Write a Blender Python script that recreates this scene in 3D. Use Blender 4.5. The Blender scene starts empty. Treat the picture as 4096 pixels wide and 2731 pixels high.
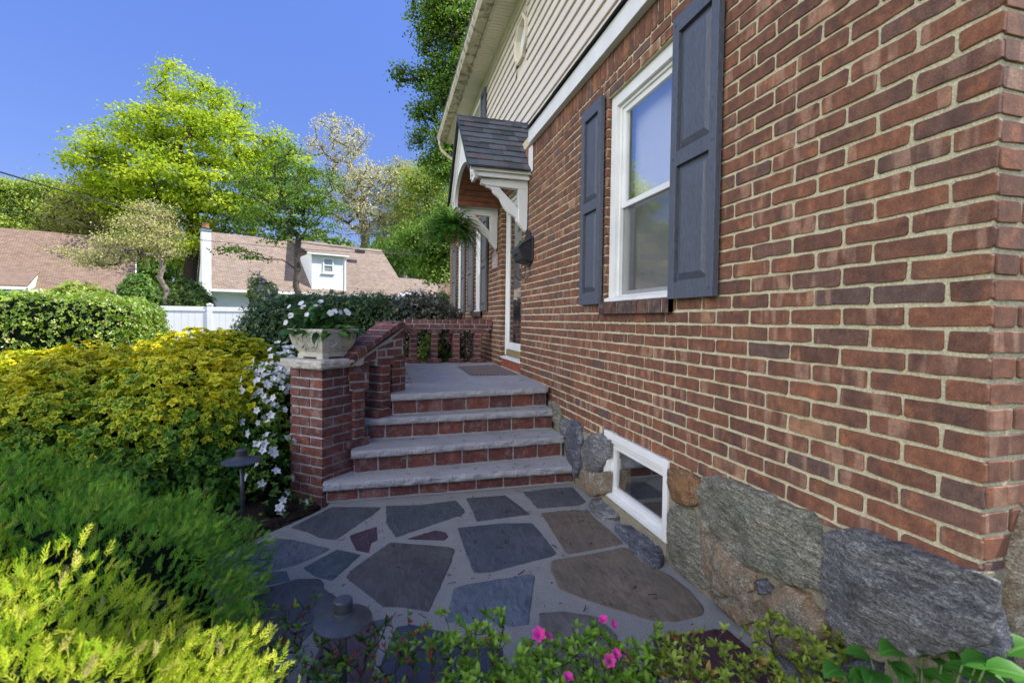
import bpy, bmesh, math, random
import numpy as np
from mathutils import Vector, noise as mnoise
from math import radians, sin, cos, pi, atan2
random.seed(7); rng = np.random.default_rng(11)
scn = bpy.context.scene
COL = scn.collection
# ------------------------------------------------------------------ camera
F_PX, CX, CY = 1921.11, 2052.76, 1336.21          # of the 4096 px wide photograph
PITCH, YAW, ROLL = -2.90253888e-02, -2.62540845e-01, -1.26442038e-02
CAM = np.array([-1.50159937, -.873752575, 1.30279688])
def _rot(p, y, r):
    cx, sx = np.cos(p), np.sin(p); cy, sy = np.cos(y), np.sin(y); cz, sz = np.cos(r), np.sin(r)
    Rx = np.array([[1, 0, 0], [0, cx, -sx], [0, sx, cx]]); Ry = np.array([[cy, 0, sy], [0, 1, 0], [-sy, 0, cy]])
    Rz = np.array([[cz, -sz, 0], [sz, cz, 0], [0, 0, 1]])
    return Rz @ Rx @ Ry
R3 = _rot(PITCH, YAW, ROLL)                        # axes right, up, forward of (x, z, y)
cam = bpy.data.cameras.new("camera"); camo = bpy.data.objects.new("camera", cam); COL.objects.link(camo)
right = Vector((R3[0, 0], R3[0, 2], R3[0, 1])); up = Vector((R3[1, 0], R3[1, 2], R3[1, 1])); fwd = Vector((R3[2, 0], R3[2, 2], R3[2, 1]))
from mathutils import Matrix
m = Matrix((right, up, -fwd)).transposed().to_4x4(); m.translation = Vector(CAM); camo.matrix_world = m
cam.sensor_width = 36; cam.lens = F_PX / 4096 * 36
cam.shift_x = (2048 - CX) / 4096; cam.shift_y = (CY - 1365.5) / 4096
cam.clip_start = .05; cam.clip_end = 3000
cam.dof.use_dof = True; cam.dof.focus_distance = 4.5; cam.dof.aperture_fstop = 3.5
scn.camera = camo
# ------------------------------------------------------------------ sky, sun, exposure
SUN = Vector((.955 * cos(radians(50)), -.297 * cos(radians(50)), sin(radians(50)))).normalized()
SKY0, SKY1, SKY2, FILL_GLOW = (.30, .26, .32), (.50, .52, .68), (.80, .82, 1.22), 15.0
w = bpy.data.worlds.new("World"); scn.world = w; w.use_nodes = True
wn = w.node_tree; bg = wn.nodes["Background"]
sky = wn.nodes.new("ShaderNodeTexSky"); sky.sky_type = 'NISHITA'; sky.sun_disc = False
sky.sun_elevation = radians(50); sky.sun_rotation = atan2(SUN.x, SUN.y)
sky.air_density = 1.0; sky.dust_density = .3; sky.ozone_density = 5.0; sky.altitude = 100
def _wn(t, **k):
    n = wn.nodes.new(t)
    for a, b in k.items(): setattr(n, a, b)
    return n
def _wm(op, a, b=0.0, c=0.0):
    n = _wn("ShaderNodeMath", operation=op)
    for i, v in enumerate((a, b, c)):
        if isinstance(v, bpy.types.NodeSocket): wn.links.new(v, n.inputs[i])
        else: n.inputs[i].default_value = v
    return n.outputs[0]
tc = _wn("ShaderNodeTexCoord"); sx = _wn("ShaderNodeSeparateXYZ"); wn.links.new(tc.outputs['Generated'], sx.inputs[0])
gr = _wn("ShaderNodeValToRGB"); wn.links.new(sx.outputs[2], gr.inputs[0])          # calmer, bluer horizon of a polarised sky
for el, (p, c) in zip([gr.color_ramp.elements[0], gr.color_ramp.elements[1], gr.color_ramp.elements.new(.5)], [(0, SKY0), (.18, SKY1), (.75, SKY2)]): el.position = p; el.color = (*c, 1)
tint = _wn("ShaderNodeMix", data_type='RGBA', blend_type='MULTIPLY'); tint.inputs[0].default_value = 1
wn.links.new(sky.outputs[0], tint.inputs[6]); wn.links.new(gr.outputs[0], tint.inputs[7])
# added unseen cloud-like glow behind the camera, brightens the shaded wall
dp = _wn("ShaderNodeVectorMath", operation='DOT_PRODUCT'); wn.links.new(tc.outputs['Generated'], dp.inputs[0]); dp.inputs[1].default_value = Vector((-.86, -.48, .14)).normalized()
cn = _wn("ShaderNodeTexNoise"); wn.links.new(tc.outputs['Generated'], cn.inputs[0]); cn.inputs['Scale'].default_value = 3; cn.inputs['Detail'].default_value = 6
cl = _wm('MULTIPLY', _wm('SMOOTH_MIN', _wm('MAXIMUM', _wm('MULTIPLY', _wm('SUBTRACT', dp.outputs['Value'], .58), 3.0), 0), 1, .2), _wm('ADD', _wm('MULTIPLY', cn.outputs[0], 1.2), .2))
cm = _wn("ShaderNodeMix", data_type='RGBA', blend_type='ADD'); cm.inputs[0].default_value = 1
cs = _wn("ShaderNodeVectorMath", operation='SCALE'); cs.inputs[0].default_value = (1.0, .95, .84); wn.links.new(_wm('MULTIPLY', cl, FILL_GLOW), cs.inputs[3])
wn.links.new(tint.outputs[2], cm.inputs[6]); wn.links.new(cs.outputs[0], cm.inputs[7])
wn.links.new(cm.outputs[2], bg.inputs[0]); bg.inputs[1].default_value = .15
sl = bpy.data.lights.new("sun", 'SUN'); sl.energy = 4.3; sl.angle = radians(.5); sl.color = (1, .95, .86)
so = bpy.data.objects.new("sun", sl); COL.objects.link(so); so.rotation_euler = (-SUN).to_track_quat('-Z', 'Y').to_euler(); so.location = (20, -6, 30)
scn.view_settings.view_transform = 'Standard'; scn.view_settings.look = 'None'
scn.view_settings.exposure = 1.0; scn.view_settings.gamma = 1
scn.cycles.max_bounces = 8; scn.cycles.transparent_max_bounces = 16

# ------------------------------------------------------------------ pixel -> place in the world
def ray(px, py):
    d = R3.T @ np.array([(px - CX) / F_PX, -(py - CY) / F_PX, 1.]); return np.array([d[0], d[2], d[1]])
def atx(p, x): d = ray(*p); return CAM + d * (x - CAM[0]) / d[0]
def aty(p, y): d = ray(*p); return CAM + d * (y - CAM[1]) / d[1]
def atz(p, z): d = ray(*p); return CAM + d * (z - CAM[2]) / d[2]
def atd(p, D): return CAM + ray(*p) * D
def atpl(p, o, n): d = ray(*p); o = np.array(o); n = np.array(n); return CAM + d * (np.dot(o - CAM, n) / np.dot(d, n))
def crop(x0, y0, s): return lambda x, y: (x0 + s * x, y0 + s * y)
Z5 = crop(1500, 1050, .3401); Z6 = crop(1100, 1250, .5527); Z8 = crop(1100, 1150, .3401); Z4 = crop(1600, 400, .4464)
Z3 = crop(1400, 0, .4464); ZB = crop(2150, 1550, .5422); ZC = crop(2600, 2250, .636); ZP = crop(900, 1950, .5952)
ZQ = crop(1600, 2250, .5527); Z31 = crop(3100, 1500, .7014); ZS = crop(0, 0, 1.7415)

# ------------------------------------------------------------------ object helpers
def tag(o, label=None, cat=None, group=None, kind=None):
    if label: o["label"] = label
    if cat: o["category"] = cat
    if group: o["group"] = group
    if kind: o["kind"] = kind
    return o
def empty(name, loc, label, cat, group=None):
    o = bpy.data.objects.new(name, None); COL.objects.link(o); o.location = loc; o.empty_display_size = .1
    bpy.context.view_layer.update()
    return tag(o, label, cat, group)
class MB:
    def __init__(s): s.v = []; s.f = []; s.c = []; s.uv = {}
    def add(s, vs, fs, c=None):
        n = len(s.v); s.v += [tuple(map(float, q)) for q in vs]; s.f += [tuple(i + n for i in f) for f in fs]
        if c is None: c = (.5, .5, .5)
        s.c += [c] * len(fs); return s
    def box(s, a, b, c=None):
        x0, y0, z0 = [min(p, q) for p, q in zip(a, b)]; x1, y1, z1 = [max(p, q) for p, q in zip(a, b)]
        return s.add([(x0, y0, z0), (x1, y0, z0), (x1, y1, z0), (x0, y1, z0), (x0, y0, z1), (x1, y0, z1), (x1, y1, z1), (x0, y1, z1)],
                     [(0, 3, 2, 1), (4, 5, 6, 7), (0, 1, 5, 4), (1, 2, 6, 5), (2, 3, 7, 6), (3, 0, 4, 7)], c)
    def bbox(s, a, b, r=.004, c=None):
        """box with chamfered edges"""
        a = np.minimum(a, b) * 1.0 if False else np.array([min(p, q) for p, q in zip(a, b)]); b2 = np.array([max(p, q) for p, q in zip(a, b)]) if False else None
        return s
    def prism(s, pts, off, c=None):
        """closed polygon pts (3-D, planar) extruded by vector off"""
        n = len(pts); off = np.array(off, float); P = [np.array(p, float) for p in pts]
        return s.add(P + [p + off for p in P], [tuple(range(n))[::-1], tuple(range(n, 2 * n))] + [(i, (i + 1) % n, n + (i + 1) % n, n + i) for i in range(n)], c)
    def tube(s, pts, rad, k=6, c=None, cap=True):
        P = [Vector(p) for p in pts]; n = len(P)
        if not hasattr(rad, '__len__'): rad = [rad] * n
        vs = []; fs = []; prev = None
        for i in range(n):
            t = (P[min(i + 1, n - 1)] - P[max(i - 1, 0)])
            if t.length < 1e-9: t = Vector((0, 0, 1))
            t.normalize()
            if prev is None:
                a = t.orthogonal().normalized()
            else:
                a = (prev - t * prev.dot(t))
                a = a.normalized() if a.length > 1e-6 else t.orthogonal().normalized()
            prev = a; b = t.cross(a)
            for j in range(k):
                q = 2 * pi * j / k; vs.append(P[i] + (a * cos(q) + b * sin(q)) * rad[i])
        for i in range(n - 1):
            for j in range(k):
                fs.append((i * k + j, i * k + (j + 1) % k, (i + 1) * k + (j + 1) % k, (i + 1) * k + j))
        if cap: fs += [tuple(range(k))[::-1], tuple(range((n - 1) * k, n * k))]
        return s.add(vs, fs, c)
    def lathe(s, prof, center, k=24, c=None):
        cx, cy, cz = center; vs = []; fs = []
        for r, z in prof:
            for j in range(k): vs.append((cx + r * cos(2 * pi * j / k), cy + r * sin(2 * pi * j / k), cz + z))
        for i in range(len(prof) - 1):
            for j in range(k): fs.append((i * k + j, i * k + (j + 1) % k, (i + 1) * k + (j + 1) % k, (i + 1) * k + j))
        fs += [tuple(range(k))[::-1], tuple(range((len(prof) - 1) * k, len(prof) * k))]
        return s.add(vs, fs, c)
    def build(s, name, mat, parent=None, smooth=False, bevel=0, **t):
        me = bpy.data.meshes.new(name); me.from_pydata(s.v, [], s.f); me.update()
        at = me.attributes.new("bc", 'FLOAT_COLOR', 'FACE')
        at.data.foreach_set("color", np.array([(c[0], c[1], c[2], 1) for c in s.c], dtype=np.float32).ravel())
        if s.uv: pass
        if smooth: me.polygons.foreach_set("use_smooth", [True] * len(me.polygons))
        for mm in (mat if isinstance(mat, list) else [mat]): me.materials.append(mm)
        o = bpy.data.objects.new(name, me); COL.objects.link(o)
        if parent is not None:
            o.parent = parent; o.matrix_parent_inverse = parent.matrix_world.inverted()
        if bevel:
            md = o.modifiers.new("bevel", 'BEVEL'); md.width = bevel; md.segments = 2; md.limit_method = 'ANGLE'; md.angle_limit = radians(40)
        if t: tag(o, **t)
        return o
    def brick(s, O, U, V, N, quad, d=0.0, back=.012, jit=.0013, rr=.006, ch=.0025, c=None, sub=.03):
        """one brick face: quad = 4 (u,v) corners ccw seen from N; front at d along N, back edge behind the mortar"""
        O, U, V, N = map(lambda q: np.array(q, float), (O, U, V, N))
        if c is None: c = (random.random(), random.random(), random.random())
        Q = [np.array(q, float) for q in quad]; per = []
        cen = sum(Q) / 4
        for i in range(4):
            a, b = Q[i], Q[(i + 1) % 4]; L = np.linalg.norm(b - a)
            if L < 1e-6: continue
            e = (b - a) / L; r = min(rr * random.uniform(.5, 1.4), L * .3)
            n = max(1, int(round((L - 2 * r) / sub)))
            for k in range(n + 1):
                t = r + (L - 2 * r) * k / n
                per.append(a + e * t + np.array([random.gauss(0, jit), random.gauss(0, jit)]))
        n = len(per); dd = d + random.uniform(-.0015, .0015)
        tilt = np.array([random.gauss(0, .006), random.gauss(0, .006)])
        def pt(p, off, ins=0):
            q = p + (cen - p) / max(1e-6, np.linalg.norm(cen - p)) * ins
            return O + U * q[0] + V * q[1] + N * (off + np.dot(tilt, q - cen))
        vs = [pt(p, dd - back) for p in per] + [pt(p, dd - ch) for p in per] + [pt(p, dd, ch * 1.2) for p in per]
        fs = []
        for i in range(n):
            j = (i + 1) % n; fs.append((i, j, n + j, n + i)); fs.append((n + i, n + j, 2 * n + j, 2 * n + i))
        fs.append(tuple(range(2 * n, 3 * n)))
        return s.add(vs, fs, c)
def courses(mb, O, U, V, N, u0, u1, rows, openings=(), L=.2127, g=.0125, first=None, back=.012, **kw):
    """rows: list of (v0, v1, first_joint)"""
    for v0, v1, fj in rows:
        gj = g / 2
        cuts = [(a, b) for a, b, c, d in openings if min(v1, d) - max(v0, c) > (v1 - v0) * .5]
        js = [u0 - gj]; u = fj
        while u < u1 - .02:
            if u > u0 + .03: js.append(u + random.gauss(0, .002))
            u += L
        js.append(u1 + gj)
        for a, b in zip(js[:-1], js[1:]):
            seg = [(a + gj, b - gj)]
            for ca, cb in cuts:
                ns = []
                for p, q in seg:
                    if q <= ca or p >= cb: ns.append((p, q)); continue
                    if p < ca - .02: ns.append((p, ca))
                    if q > cb + .02: ns.append((cb, q))
                seg = ns
            for p, q in seg:
                if q - p < .02: continue
                a0 = v0 + g / 2 + random.gauss(0, .0008); a1 = v1 - g / 2 + random.gauss(0, .0008)
                mb.brick(O, U, V, N, [(p, a0), (q, a0), (q, a1), (p, a1)], back=back, **kw)
# ------------------------------------------------------------------ materials
def newmat(name):
    mt = bpy.data.materials.new(name); mt.use_nodes = True; nt = mt.node_tree
    return mt, nt, nt.nodes["Principled BSDF"]
def N(nt, typ, **kw):
    n = nt.nodes.new(typ)
    for k, v in kw.items():
        if k.startswith('i_'):
            kk = k[2:]; n.inputs[int(kk) if kk.isdigit() else kk.replace('_', ' ')].default_value = v
        else: setattr(n, k, v)
    return n
def ramp(nt, fac, stops):
    r = nt.nodes.new("ShaderNodeValToRGB"); nt.links.new(fac, r.inputs[0]); e = r.color_ramp.elements
    while len(e) < len(stops): e.new(.5)
    for el, (p, c) in zip(e, stops): el.position = p; el.color = (*c, 1) if len(c) == 3 else c
    return r.outputs[0]
def mix(nt, f, a, b, mode='MIX'):
    n = nt.nodes.new("ShaderNodeMix"); n.data_type = 'RGBA'; n.blend_type = mode
    for s, v in ((0, f), (6, a), (7, b)):
        if hasattr(v, 'links') or isinstance(v, bpy.types.NodeSocket): nt.links.new(v, n.inputs[s])
        elif s == 0: n.inputs[0].default_value = v
        else: n.inputs[s].default_value = (*v, 1)
    return n.outputs[2]
def mth(nt, op, a, b=0.0, c=None):
    n = nt.nodes.new("ShaderNodeMath"); n.operation = op
    for i, v in enumerate((a, b) if c is None else (a, b, c)):
        if isinstance(v, bpy.types.NodeSocket): nt.links.new(v, n.inputs[i])
        else: n.inputs[i].default_value = v
    return n.outputs[0]
def coords(nt, scale=(1, 1, 1), rot=(0, 0, 0), add=None, kind='pos'):
    if kind == 'pos': src = N(nt, "ShaderNodeNewGeometry").outputs[0]
    else: src = N(nt, "ShaderNodeTexCoord").outputs[kind]
    if add is not None:
        v = nt.nodes.new("ShaderNodeVectorMath"); v.operation = 'ADD'; nt.links.new(src, v.inputs[0]); nt.links.new(add, v.inputs[1]); src = v.outputs[0]
    mp = nt.nodes.new("ShaderNodeMapping"); mp.inputs['Scale'].default_value = scale; mp.inputs['Rotation'].default_value = rot
    nt.links.new(src, mp.inputs[0]); return mp.outputs[0]
def nz(nt, vec, scale, detail=3, rough=.55, dist=0):
    n = nt.nodes.new("ShaderNodeTexNoise"); n.inputs['Scale'].default_value = scale; n.inputs['Detail'].default_value = detail
    n.inputs['Roughness'].default_value = rough; n.inputs['Distortion'].default_value = dist; nt.links.new(vec, n.inputs['Vector']); return n.outputs[0]
def bump(nt, b, h, strength=.3, dist=.01):
    n = nt.nodes.new("ShaderNodeBump"); n.inputs['Strength'].default_value = strength; n.inputs['Distance'].default_value = dist
    nt.links.new(h, n.inputs['Height']); nt.links.new(n.outputs[0], b.inputs['Normal']); return n
def attr(nt):
    a = N(nt, "ShaderNodeAttribute", attribute_name="bc"); s = nt.nodes.new("ShaderNodeSeparateColor"); nt.links.new(a.outputs[0], s.inputs[0])
    return a.outputs[0], s.outputs[0], s.outputs[1], s.outputs[2], a
def scaled(nt, vec, k):
    v = nt.nodes.new("ShaderNodeVectorMath"); v.operation = 'SCALE'; v.inputs[3].default_value = k; nt.links.new(vec, v.inputs[0]); return v.outputs[0]
def plain(name, col, rough=.6, var=.12, sc=8, bs=.1, bsc=60, spec=.4, dirt=None):
    mt, nt, b = newmat(name); v = coords(nt)
    n = nz(nt, v, sc, 4); c2 = tuple(max(0, q * (1 - var * 1.6)) for q in col); c1 = tuple(min(1, q * (1 + var * .5)) for q in col)
    c = ramp(nt, n, [(.3, c2), (.7, c1)])
    if dirt:
        dn = nz(nt, coords(nt), dirt[0], 5, .7); c = mix(nt, ramp(nt, dn, [(dirt[2], (0, 0, 0)), (dirt[2] + .12, (1, 1, 1))]), c, dirt[1])
    nt.links.new(c, b.inputs['Base Color']); b.inputs['Roughness'].default_value = rough; b.inputs['Specular IOR Level'].default_value = spec
    if bs: bump(nt, b, nz(nt, v, bsc, 5), bs, .003)
    return mt
def brickmat(name, ramp_stops, pale, pale_amt, streak=9, efflo=0.0, dark=(.05, .03, .03)):
    mt, nt, b = newmat(name); bc, r, g, bl, a = attr(nt)
    off = scaled(nt, bc, 37.0)
    base = ramp(nt, r, ramp_stops)
    st = nz(nt, coords(nt, (streak, streak, 1.2), add=off), 2.0, 2, .5)        # vertical kiln bands
    sel = mth(nt, 'GREATER_THAN', g, 1 - pale_amt)
    rim = nz(nt, coords(nt, add=off), 13, 3, .6)
    base = mix(nt, mth(nt, 'MULTIPLY', ramp(nt, rim, [(.56, (0, 0, 0)), (.68, (1, 1, 1))]), .55), base, tuple(min(1, q * k) for q, k in zip(pale, (.85, .55, .38))))
    m1 = mth(nt, 'MULTIPLY', ramp(nt, st, [(.53, (0, 0, 0)), (.6, (1, 1, 1))]), mth(nt, 'MULTIPLY', sel, .5))
    c = mix(nt, m1, base, pale)
    st2 = nz(nt, coords(nt, (streak * .8, streak * .8, 2), add=scaled(nt, bc, 91.0)), 1.7, 2)
    c = mix(nt, mth(nt, 'MULTIPLY', ramp(nt, st2, [(.5, (0, 0, 0)), (.62, (1, 1, 1))]), .55), c, dark)
    stn = nz(nt, coords(nt, (1, 1, .6)), 1.6, 5, .7); c = mix(nt, mth(nt, 'MULTIPLY', ramp(nt, stn, [(.5, (0, 0, 0)), (.68, (1, 1, 1))]), .35), c, tuple(q * .8 for q in dark))
    fine = nz(nt, coords(nt), 220, 4, .7); mid = nz(nt, coords(nt), 26, 4, .65)
    c = mix(nt, .85, c, ramp(nt, mid, [(.25, (.30, .28, .28)), (.75, (.76, .70, .64))]), 'OVERLAY')
    c = mix(nt, .8, c, ramp(nt, fine, [(.3, (.25, .25, .25)), (.7, (.74, .72, .7))]), 'OVERLAY')
    if efflo:
        e = nz(nt, coords(nt), 14, 5, .75); f = mth(nt, 'MULTIPLY', ramp(nt, e, [(.5, (0, 0, 0)), (.72, (1, 1, 1))]), efflo)
        c = mix(nt, f, c, (.5, .47, .45))
    sp = nz(nt, coords(nt), 90, 2, .8); c = mix(nt, mth(nt, 'MULTIPLY', ramp(nt, sp, [(.72, (0, 0, 0)), (.76, (1, 1, 1))]), .35), c, (.5, .42, .34))
    nt.links.new(c, b.inputs['Base Color']); b.inputs['Roughness'].default_value = .82; b.inputs['Specular IOR Level'].default_value = .25
    h = mth(nt, 'ADD', fine, mth(nt, 'MULTIPLY', mid, 1.4)); bump(nt, b, h, .4, .004)
    return mt
def mortarmat(name, c1, c2):
    mt, nt, b = newmat(name); v = coords(nt); n = nz(nt, v, 300, 4, .8); n2 = nz(nt, v, 9, 4, .6)
    n3 = nz(nt, v, 130, 3, .8)
    c = mix(nt, .6, ramp(nt, n2, [(.3, c1), (.7, c2)]), ramp(nt, mth(nt, 'ADD', mth(nt, 'MULTIPLY', n, .5), mth(nt, 'MULTIPLY', n3, .5)), [(.38, tuple(q * .3 for q in c1)), (.5, c1), (.62, tuple(min(1, q * 1.25) for q in c2))]))
    st_ = nz(nt, v, 1.3, 5, .7); c = mix(nt, mth(nt, 'MULTIPLY', ramp(nt, st_, [(.52, (0, 0, 0)), (.7, (1, 1, 1))]), .2), c, tuple(q * .45 for q in c1))
    nt.links.new(c, b.inputs['Base Color']); b.inputs['Roughness'].default_value = .95; b.inputs['Specular IOR Level'].default_value = .1
    bump(nt, b, mth(nt, 'ADD', n, n3), .9, .005); return mt
def stonemat(name, stops, rot=(0, 0, 0), sc=(3, 12, 14), bs=.9, spk=.5, warm=None, bd=.012):
    mt, nt, b = newmat(name); bc, r, g, bl, a = attr(nt); off = scaled(nt, bc, 23.0)
    v = coords(nt, sc, rot, add=off); band = nz(nt, v, 3.2, 7, .68, .6); big = nz(nt, coords(nt, add=off), 5, 4, .6)
    c = ramp(nt, mth(nt, 'ADD', mth(nt, 'MULTIPLY', band, .75), mth(nt, 'MULTIPLY', big, .25)), stops)
    f = nz(nt, coords(nt, (sc[0] * 9, sc[1] * 7, sc[2] * 7), rot), 5, 4, .9); sp_ = nz(nt, coords(nt, (1, .45, 1), rot), 210, 3, .9)
    c = mix(nt, spk, c, ramp(nt, f, [(.36, (.2, .2, .21)), (.5, (.5, .5, .5)), (.64, (.85, .86, .84))]), 'OVERLAY')
    c = mix(nt, .9, c, ramp(nt, sp_, [(.36, (.12, .12, .13)), (.5, (.45, .45, .45)), (.60, (.92, .92, .95))]), 'OVERLAY')
    if warm: c = mix(nt, mth(nt, 'MULTIPLY', ramp(nt, nz(nt, coords(nt, add=off), 9, 3), [(.45, (0, 0, 0)), (.65, (1, 1, 1))]), .5), c, warm)
    nt.links.new(c, b.inputs['Base Color']); b.inputs['Roughness'].default_value = .75; b.inputs['Specular IOR Level'].default_value = .35
    bump(nt, b, mth(nt, 'ADD', band, mth(nt, 'MULTIPLY', f, .25)), bs, bd); return mt
def leafmat(name, stops, trans=.35, rough=.5, use='r', spec=.35, tcol=None):
    mt, nt, b = newmat(name); bc, r, g, bl, a = attr(nt)
    c = ramp(nt, r if use == 'r' else g, stops)
    c = mix(nt, .35, c, ramp(nt, bl, [(0, (.3, .3, .3)), (1, (.72, .72, .72))]), 'OVERLAY')
    nt.links.new(c, b.inputs['Base Color']); b.inputs['Roughness'].default_value = rough; b.inputs['Specular IOR Level'].default_value = spec
    tr = nt.nodes.new("ShaderNodeBsdfTranslucent"); nt.links.new(mix(nt, 1.0, c, tcol or (.95, 1.0, .45), 'MULTIPLY'), tr.inputs[0])
    ms = nt.nodes.new("ShaderNodeMixShader"); ms.inputs[0].default_value = trans
    nt.links.new(b.outputs[0], ms.inputs[1]); nt.links.new(tr.outputs[0], ms.inputs[2])
    nt.links.new(ms.outputs[0], nt.nodes["Material Output"].inputs[0]); return mt
M = {}
M['brick'] = brickmat("wall brick", [(0, (.128, .068, .049)), (.25, (.158, .079, .053)), (.5, (.18, .088, .057)), (.7, (.205, .096, .058)), (.84, (.145, .085, .067)), (.93, (.11, .08, .072)), (.955, (.17, .088, .06)), (.985, (.22, .115, .065)), (1, (.42, .28, .18))], (.38, .25, .18), .5, dark=(.085, .055, .048))
M['mortar'] = mortarmat("wall mortar", (.56, .51, .33), (.78, .73, .50))
M['footmortar'] = mortarmat("foundation mortar", (.24, .215, .15), (.44, .40, .29))
M['rbrick'] = brickmat("step brick", [(0, (.095, .045, .044)), (.5, (.13, .054, .048)), (1, (.18, .066, .05))], (.26, .16, .15), .2, 4, .28, (.1, .045, .042))
M['rmortar'] = mortarmat("step mortar", (.36, .36, .35), (.5, .5, .48))
M['bluestone'] = None
def slabmat(name, c1, c2, c3):
    mt, nt, b = newmat(name); v = coords(nt); n = nz(nt, v, 4, 5, .6, .5); n2 = nz(nt, coords(nt, (1, 1, 6)), 60, 4, .7)
    c = ramp(nt, n, [(.2, c1), (.5, c2), (.85, c3)]); c = mix(nt, .5, c, ramp(nt, n2, [(.3, (.35,) * 3), (.7, (.65,) * 3)]), 'OVERLAY')
    nt.links.new(c, b.inputs['Base Color']); b.inputs['Roughness'].default_value = .8; bump(nt, b, mth(nt, 'ADD', n, mth(nt, 'MULTIPLY', n2, .5)), .3, .004); return mt
M['tread'] = slabmat("tread stone", (.25, .25, .26), (.32, .32, .325), (.385, .38, .385))
M['capstone'] = slabmat("pale cap stone", (.36, .34, .30), (.44, .41, .36), (.5, .47, .42))
M['patio'] = mortarmat("patio mortar", (.26, .26, .245), (.36, .355, .335))
M['white'] = plain("white paint", (.74, .75, .72), .45, .06, 5, .05, 40)
M['cream'] = plain("cream vinyl", (.68, .63, .50), .5, .08, 3, .05, 30)
M['vinyl'] = plain("siding vinyl", (.70, .64, .55), .5, .05, 2, .08, 80)
M['shutter'] = None
def shuttermat(name, c):
    mt, nt, b = newmat(name)
    wv = nt.nodes.new("ShaderNodeTexNoise"); v = coords(nt, (16, 16, 1.6)); n = nz(nt, v, 1.6, 3, .5, 1.6)
    w2 = ramp(nt, mth(nt, 'FRACT', mth(nt, 'MULTIPLY', n, 11)), [(.0, (0, 0, 0)), (.5, (1, 1, 1)), (1, (0, 0, 0))])
    c1 = mix(nt, w2, tuple(q * .68 for q in c), tuple(q * 1.08 for q in c)); nt.links.new(c1, b.inputs['Base Color'])
    b.inputs['Roughness'].default_value = .5; bump(nt, b, w2, .5, .002); return mt
M['shutter'] = shuttermat("blue grey shutter", (.085, .098, .128))
M['shutter2'] = shuttermat("shadowed grey shutter", (.13, .125, .125))
M['black'] = plain("black metal", (.022, .024, .03), .4, .2, 12, .05, 60, .5)
M['lampmetal'] = plain("bronze grey metal", (.045, .05, .058), .45, .25, 20, .12, 90, .5)
M['wood'] = plain("stained pine", (.20, .075, .035), .5, .25, 14, .1, 40)
M['dirtycream'] = plain("weathered gutter", (.55, .50, .36), .6, .15, 6, .15, 60, .3, (7, (.2, .17, .11), .50))
M['terra'] = plain("terracotta", (.32, .14, .08), .8, .15, 10)
M['interior'] = plain("dark room", (.02, .02, .02), .9, .1, 3, 0)
M['curtain'] = plain("pale blind", (.72, .73, .74), .8, .1, 3, 0)
M['stucco'] = plain("white stucco", (.62, .66, .66), .9, .06, 2, .5, 25, .2)
M['whitebrick'] = plain("whitewashed brick", (.66, .67, .66), .85, .1, 6, .4, 18, .2)
M['bark'] = plain("bark", (.07, .055, .042), .95, .35, 12, .6, 30, .1)
M['palebark'] = plain("pale bark", (.24, .20, .16), .95, .3, 10, .5, 30, .1)
M['twig'] = plain("brown twig", (.06, .035, .025), .9, .3, 40, 0)
M['wire'] = plain("cable", (.02, .02, .022), .6, .1, 3, 0)
M['planter'] = plain("cast stone", (.50, .47, .40), .92, .12, 14, .7, 120, .15, (9, (.33, .30, .24), .62))
def glassmat(name, tint=(.02, .025, .025), rough=.02, screen=False):
    mt, nt, b = newmat(name); b.inputs['Base Color'].default_value = (*tint, 1); b.inputs['Roughness'].default_value = rough
    b.inputs['Specular IOR Level'].default_value = 1.0; b.inputs['IOR'].default_value = 1.9
    n = nz(nt, coords(nt), 3.5, 1); bump(nt, b, n, .03, .02)
    tr = nt.nodes.new("ShaderNodeBsdfTransparent"); tr.inputs[0].default_value = (.93, .94, .94, 1)
    lw = nt.nodes.new("ShaderNodeLayerWeight"); lw.inputs[0].default_value = .5
    f = mth(nt, 'ADD', mth(nt, 'MULTIPLY', mth(nt, 'POWER', lw.outputs['Facing'], 2.2), 1.0), .07)
    gl = nt.nodes.new("ShaderNodeBsdfGlossy"); gl.inputs['Roughness'].default_value = rough; gl.inputs[0].default_value = (1, 1, 1, 1)
    for l in list(b.inputs['Normal'].links): nt.links.new(l.from_socket, gl.inputs['Normal'])
    ms = nt.nodes.new("ShaderNodeMixShader"); nt.links.new(f, ms.inputs[0]); nt.links.new(tr.outputs[0], ms.inputs[1]); nt.links.new(gl.outputs[0], ms.inputs[2])
    nt.links.new(ms.outputs[0], nt.nodes["Material Output"].inputs[0]); return mt
M['glass'] = glassmat("window glass")
M['glassdark'] = glassmat("door glass", rough=.01)
def screenmat():
    mt, nt, b = newmat("insect screen"); b.inputs['Base Color'].default_value = (.03, .032, .035, 1); b.inputs['Roughness'].default_value = .7
    tr = nt.nodes.new("ShaderNodeBsdfTransparent"); ms = nt.nodes.new("ShaderNodeMixShader"); ms.inputs[0].default_value = .25
    nt.links.new(tr.outputs[0], ms.inputs[1]); nt.links.new(b.outputs[0], ms.inputs[2]); nt.links.new(ms.outputs[0], nt.nodes["Material Output"].inputs[0]); return mt
M['screen'] = screenmat()
def shinglemat(name, stops):
    mt, nt, b = newmat(name); bc, r, g, bl, a = attr(nt); c = ramp(nt, r, stops); n = nz(nt, coords(nt), 260, 3, .8)
    c = mix(nt, 1.0, c, ramp(nt, n, [(.38, (.1,) * 3), (.62, (.9,) * 3)]), 'OVERLAY'); nt.links.new(c, b.inputs['Base Color']); b.inputs['Roughness'].default_value = .9
    bump(nt, b, n, .6, .004); return mt
M['shingle'] = shinglemat("slate grey shingle", [(0, (.05, .055, .066)), (.4, (.085, .1, .12)), (.7, (.11, .125, .145)), (1, (.12, .095, .1))])
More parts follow.
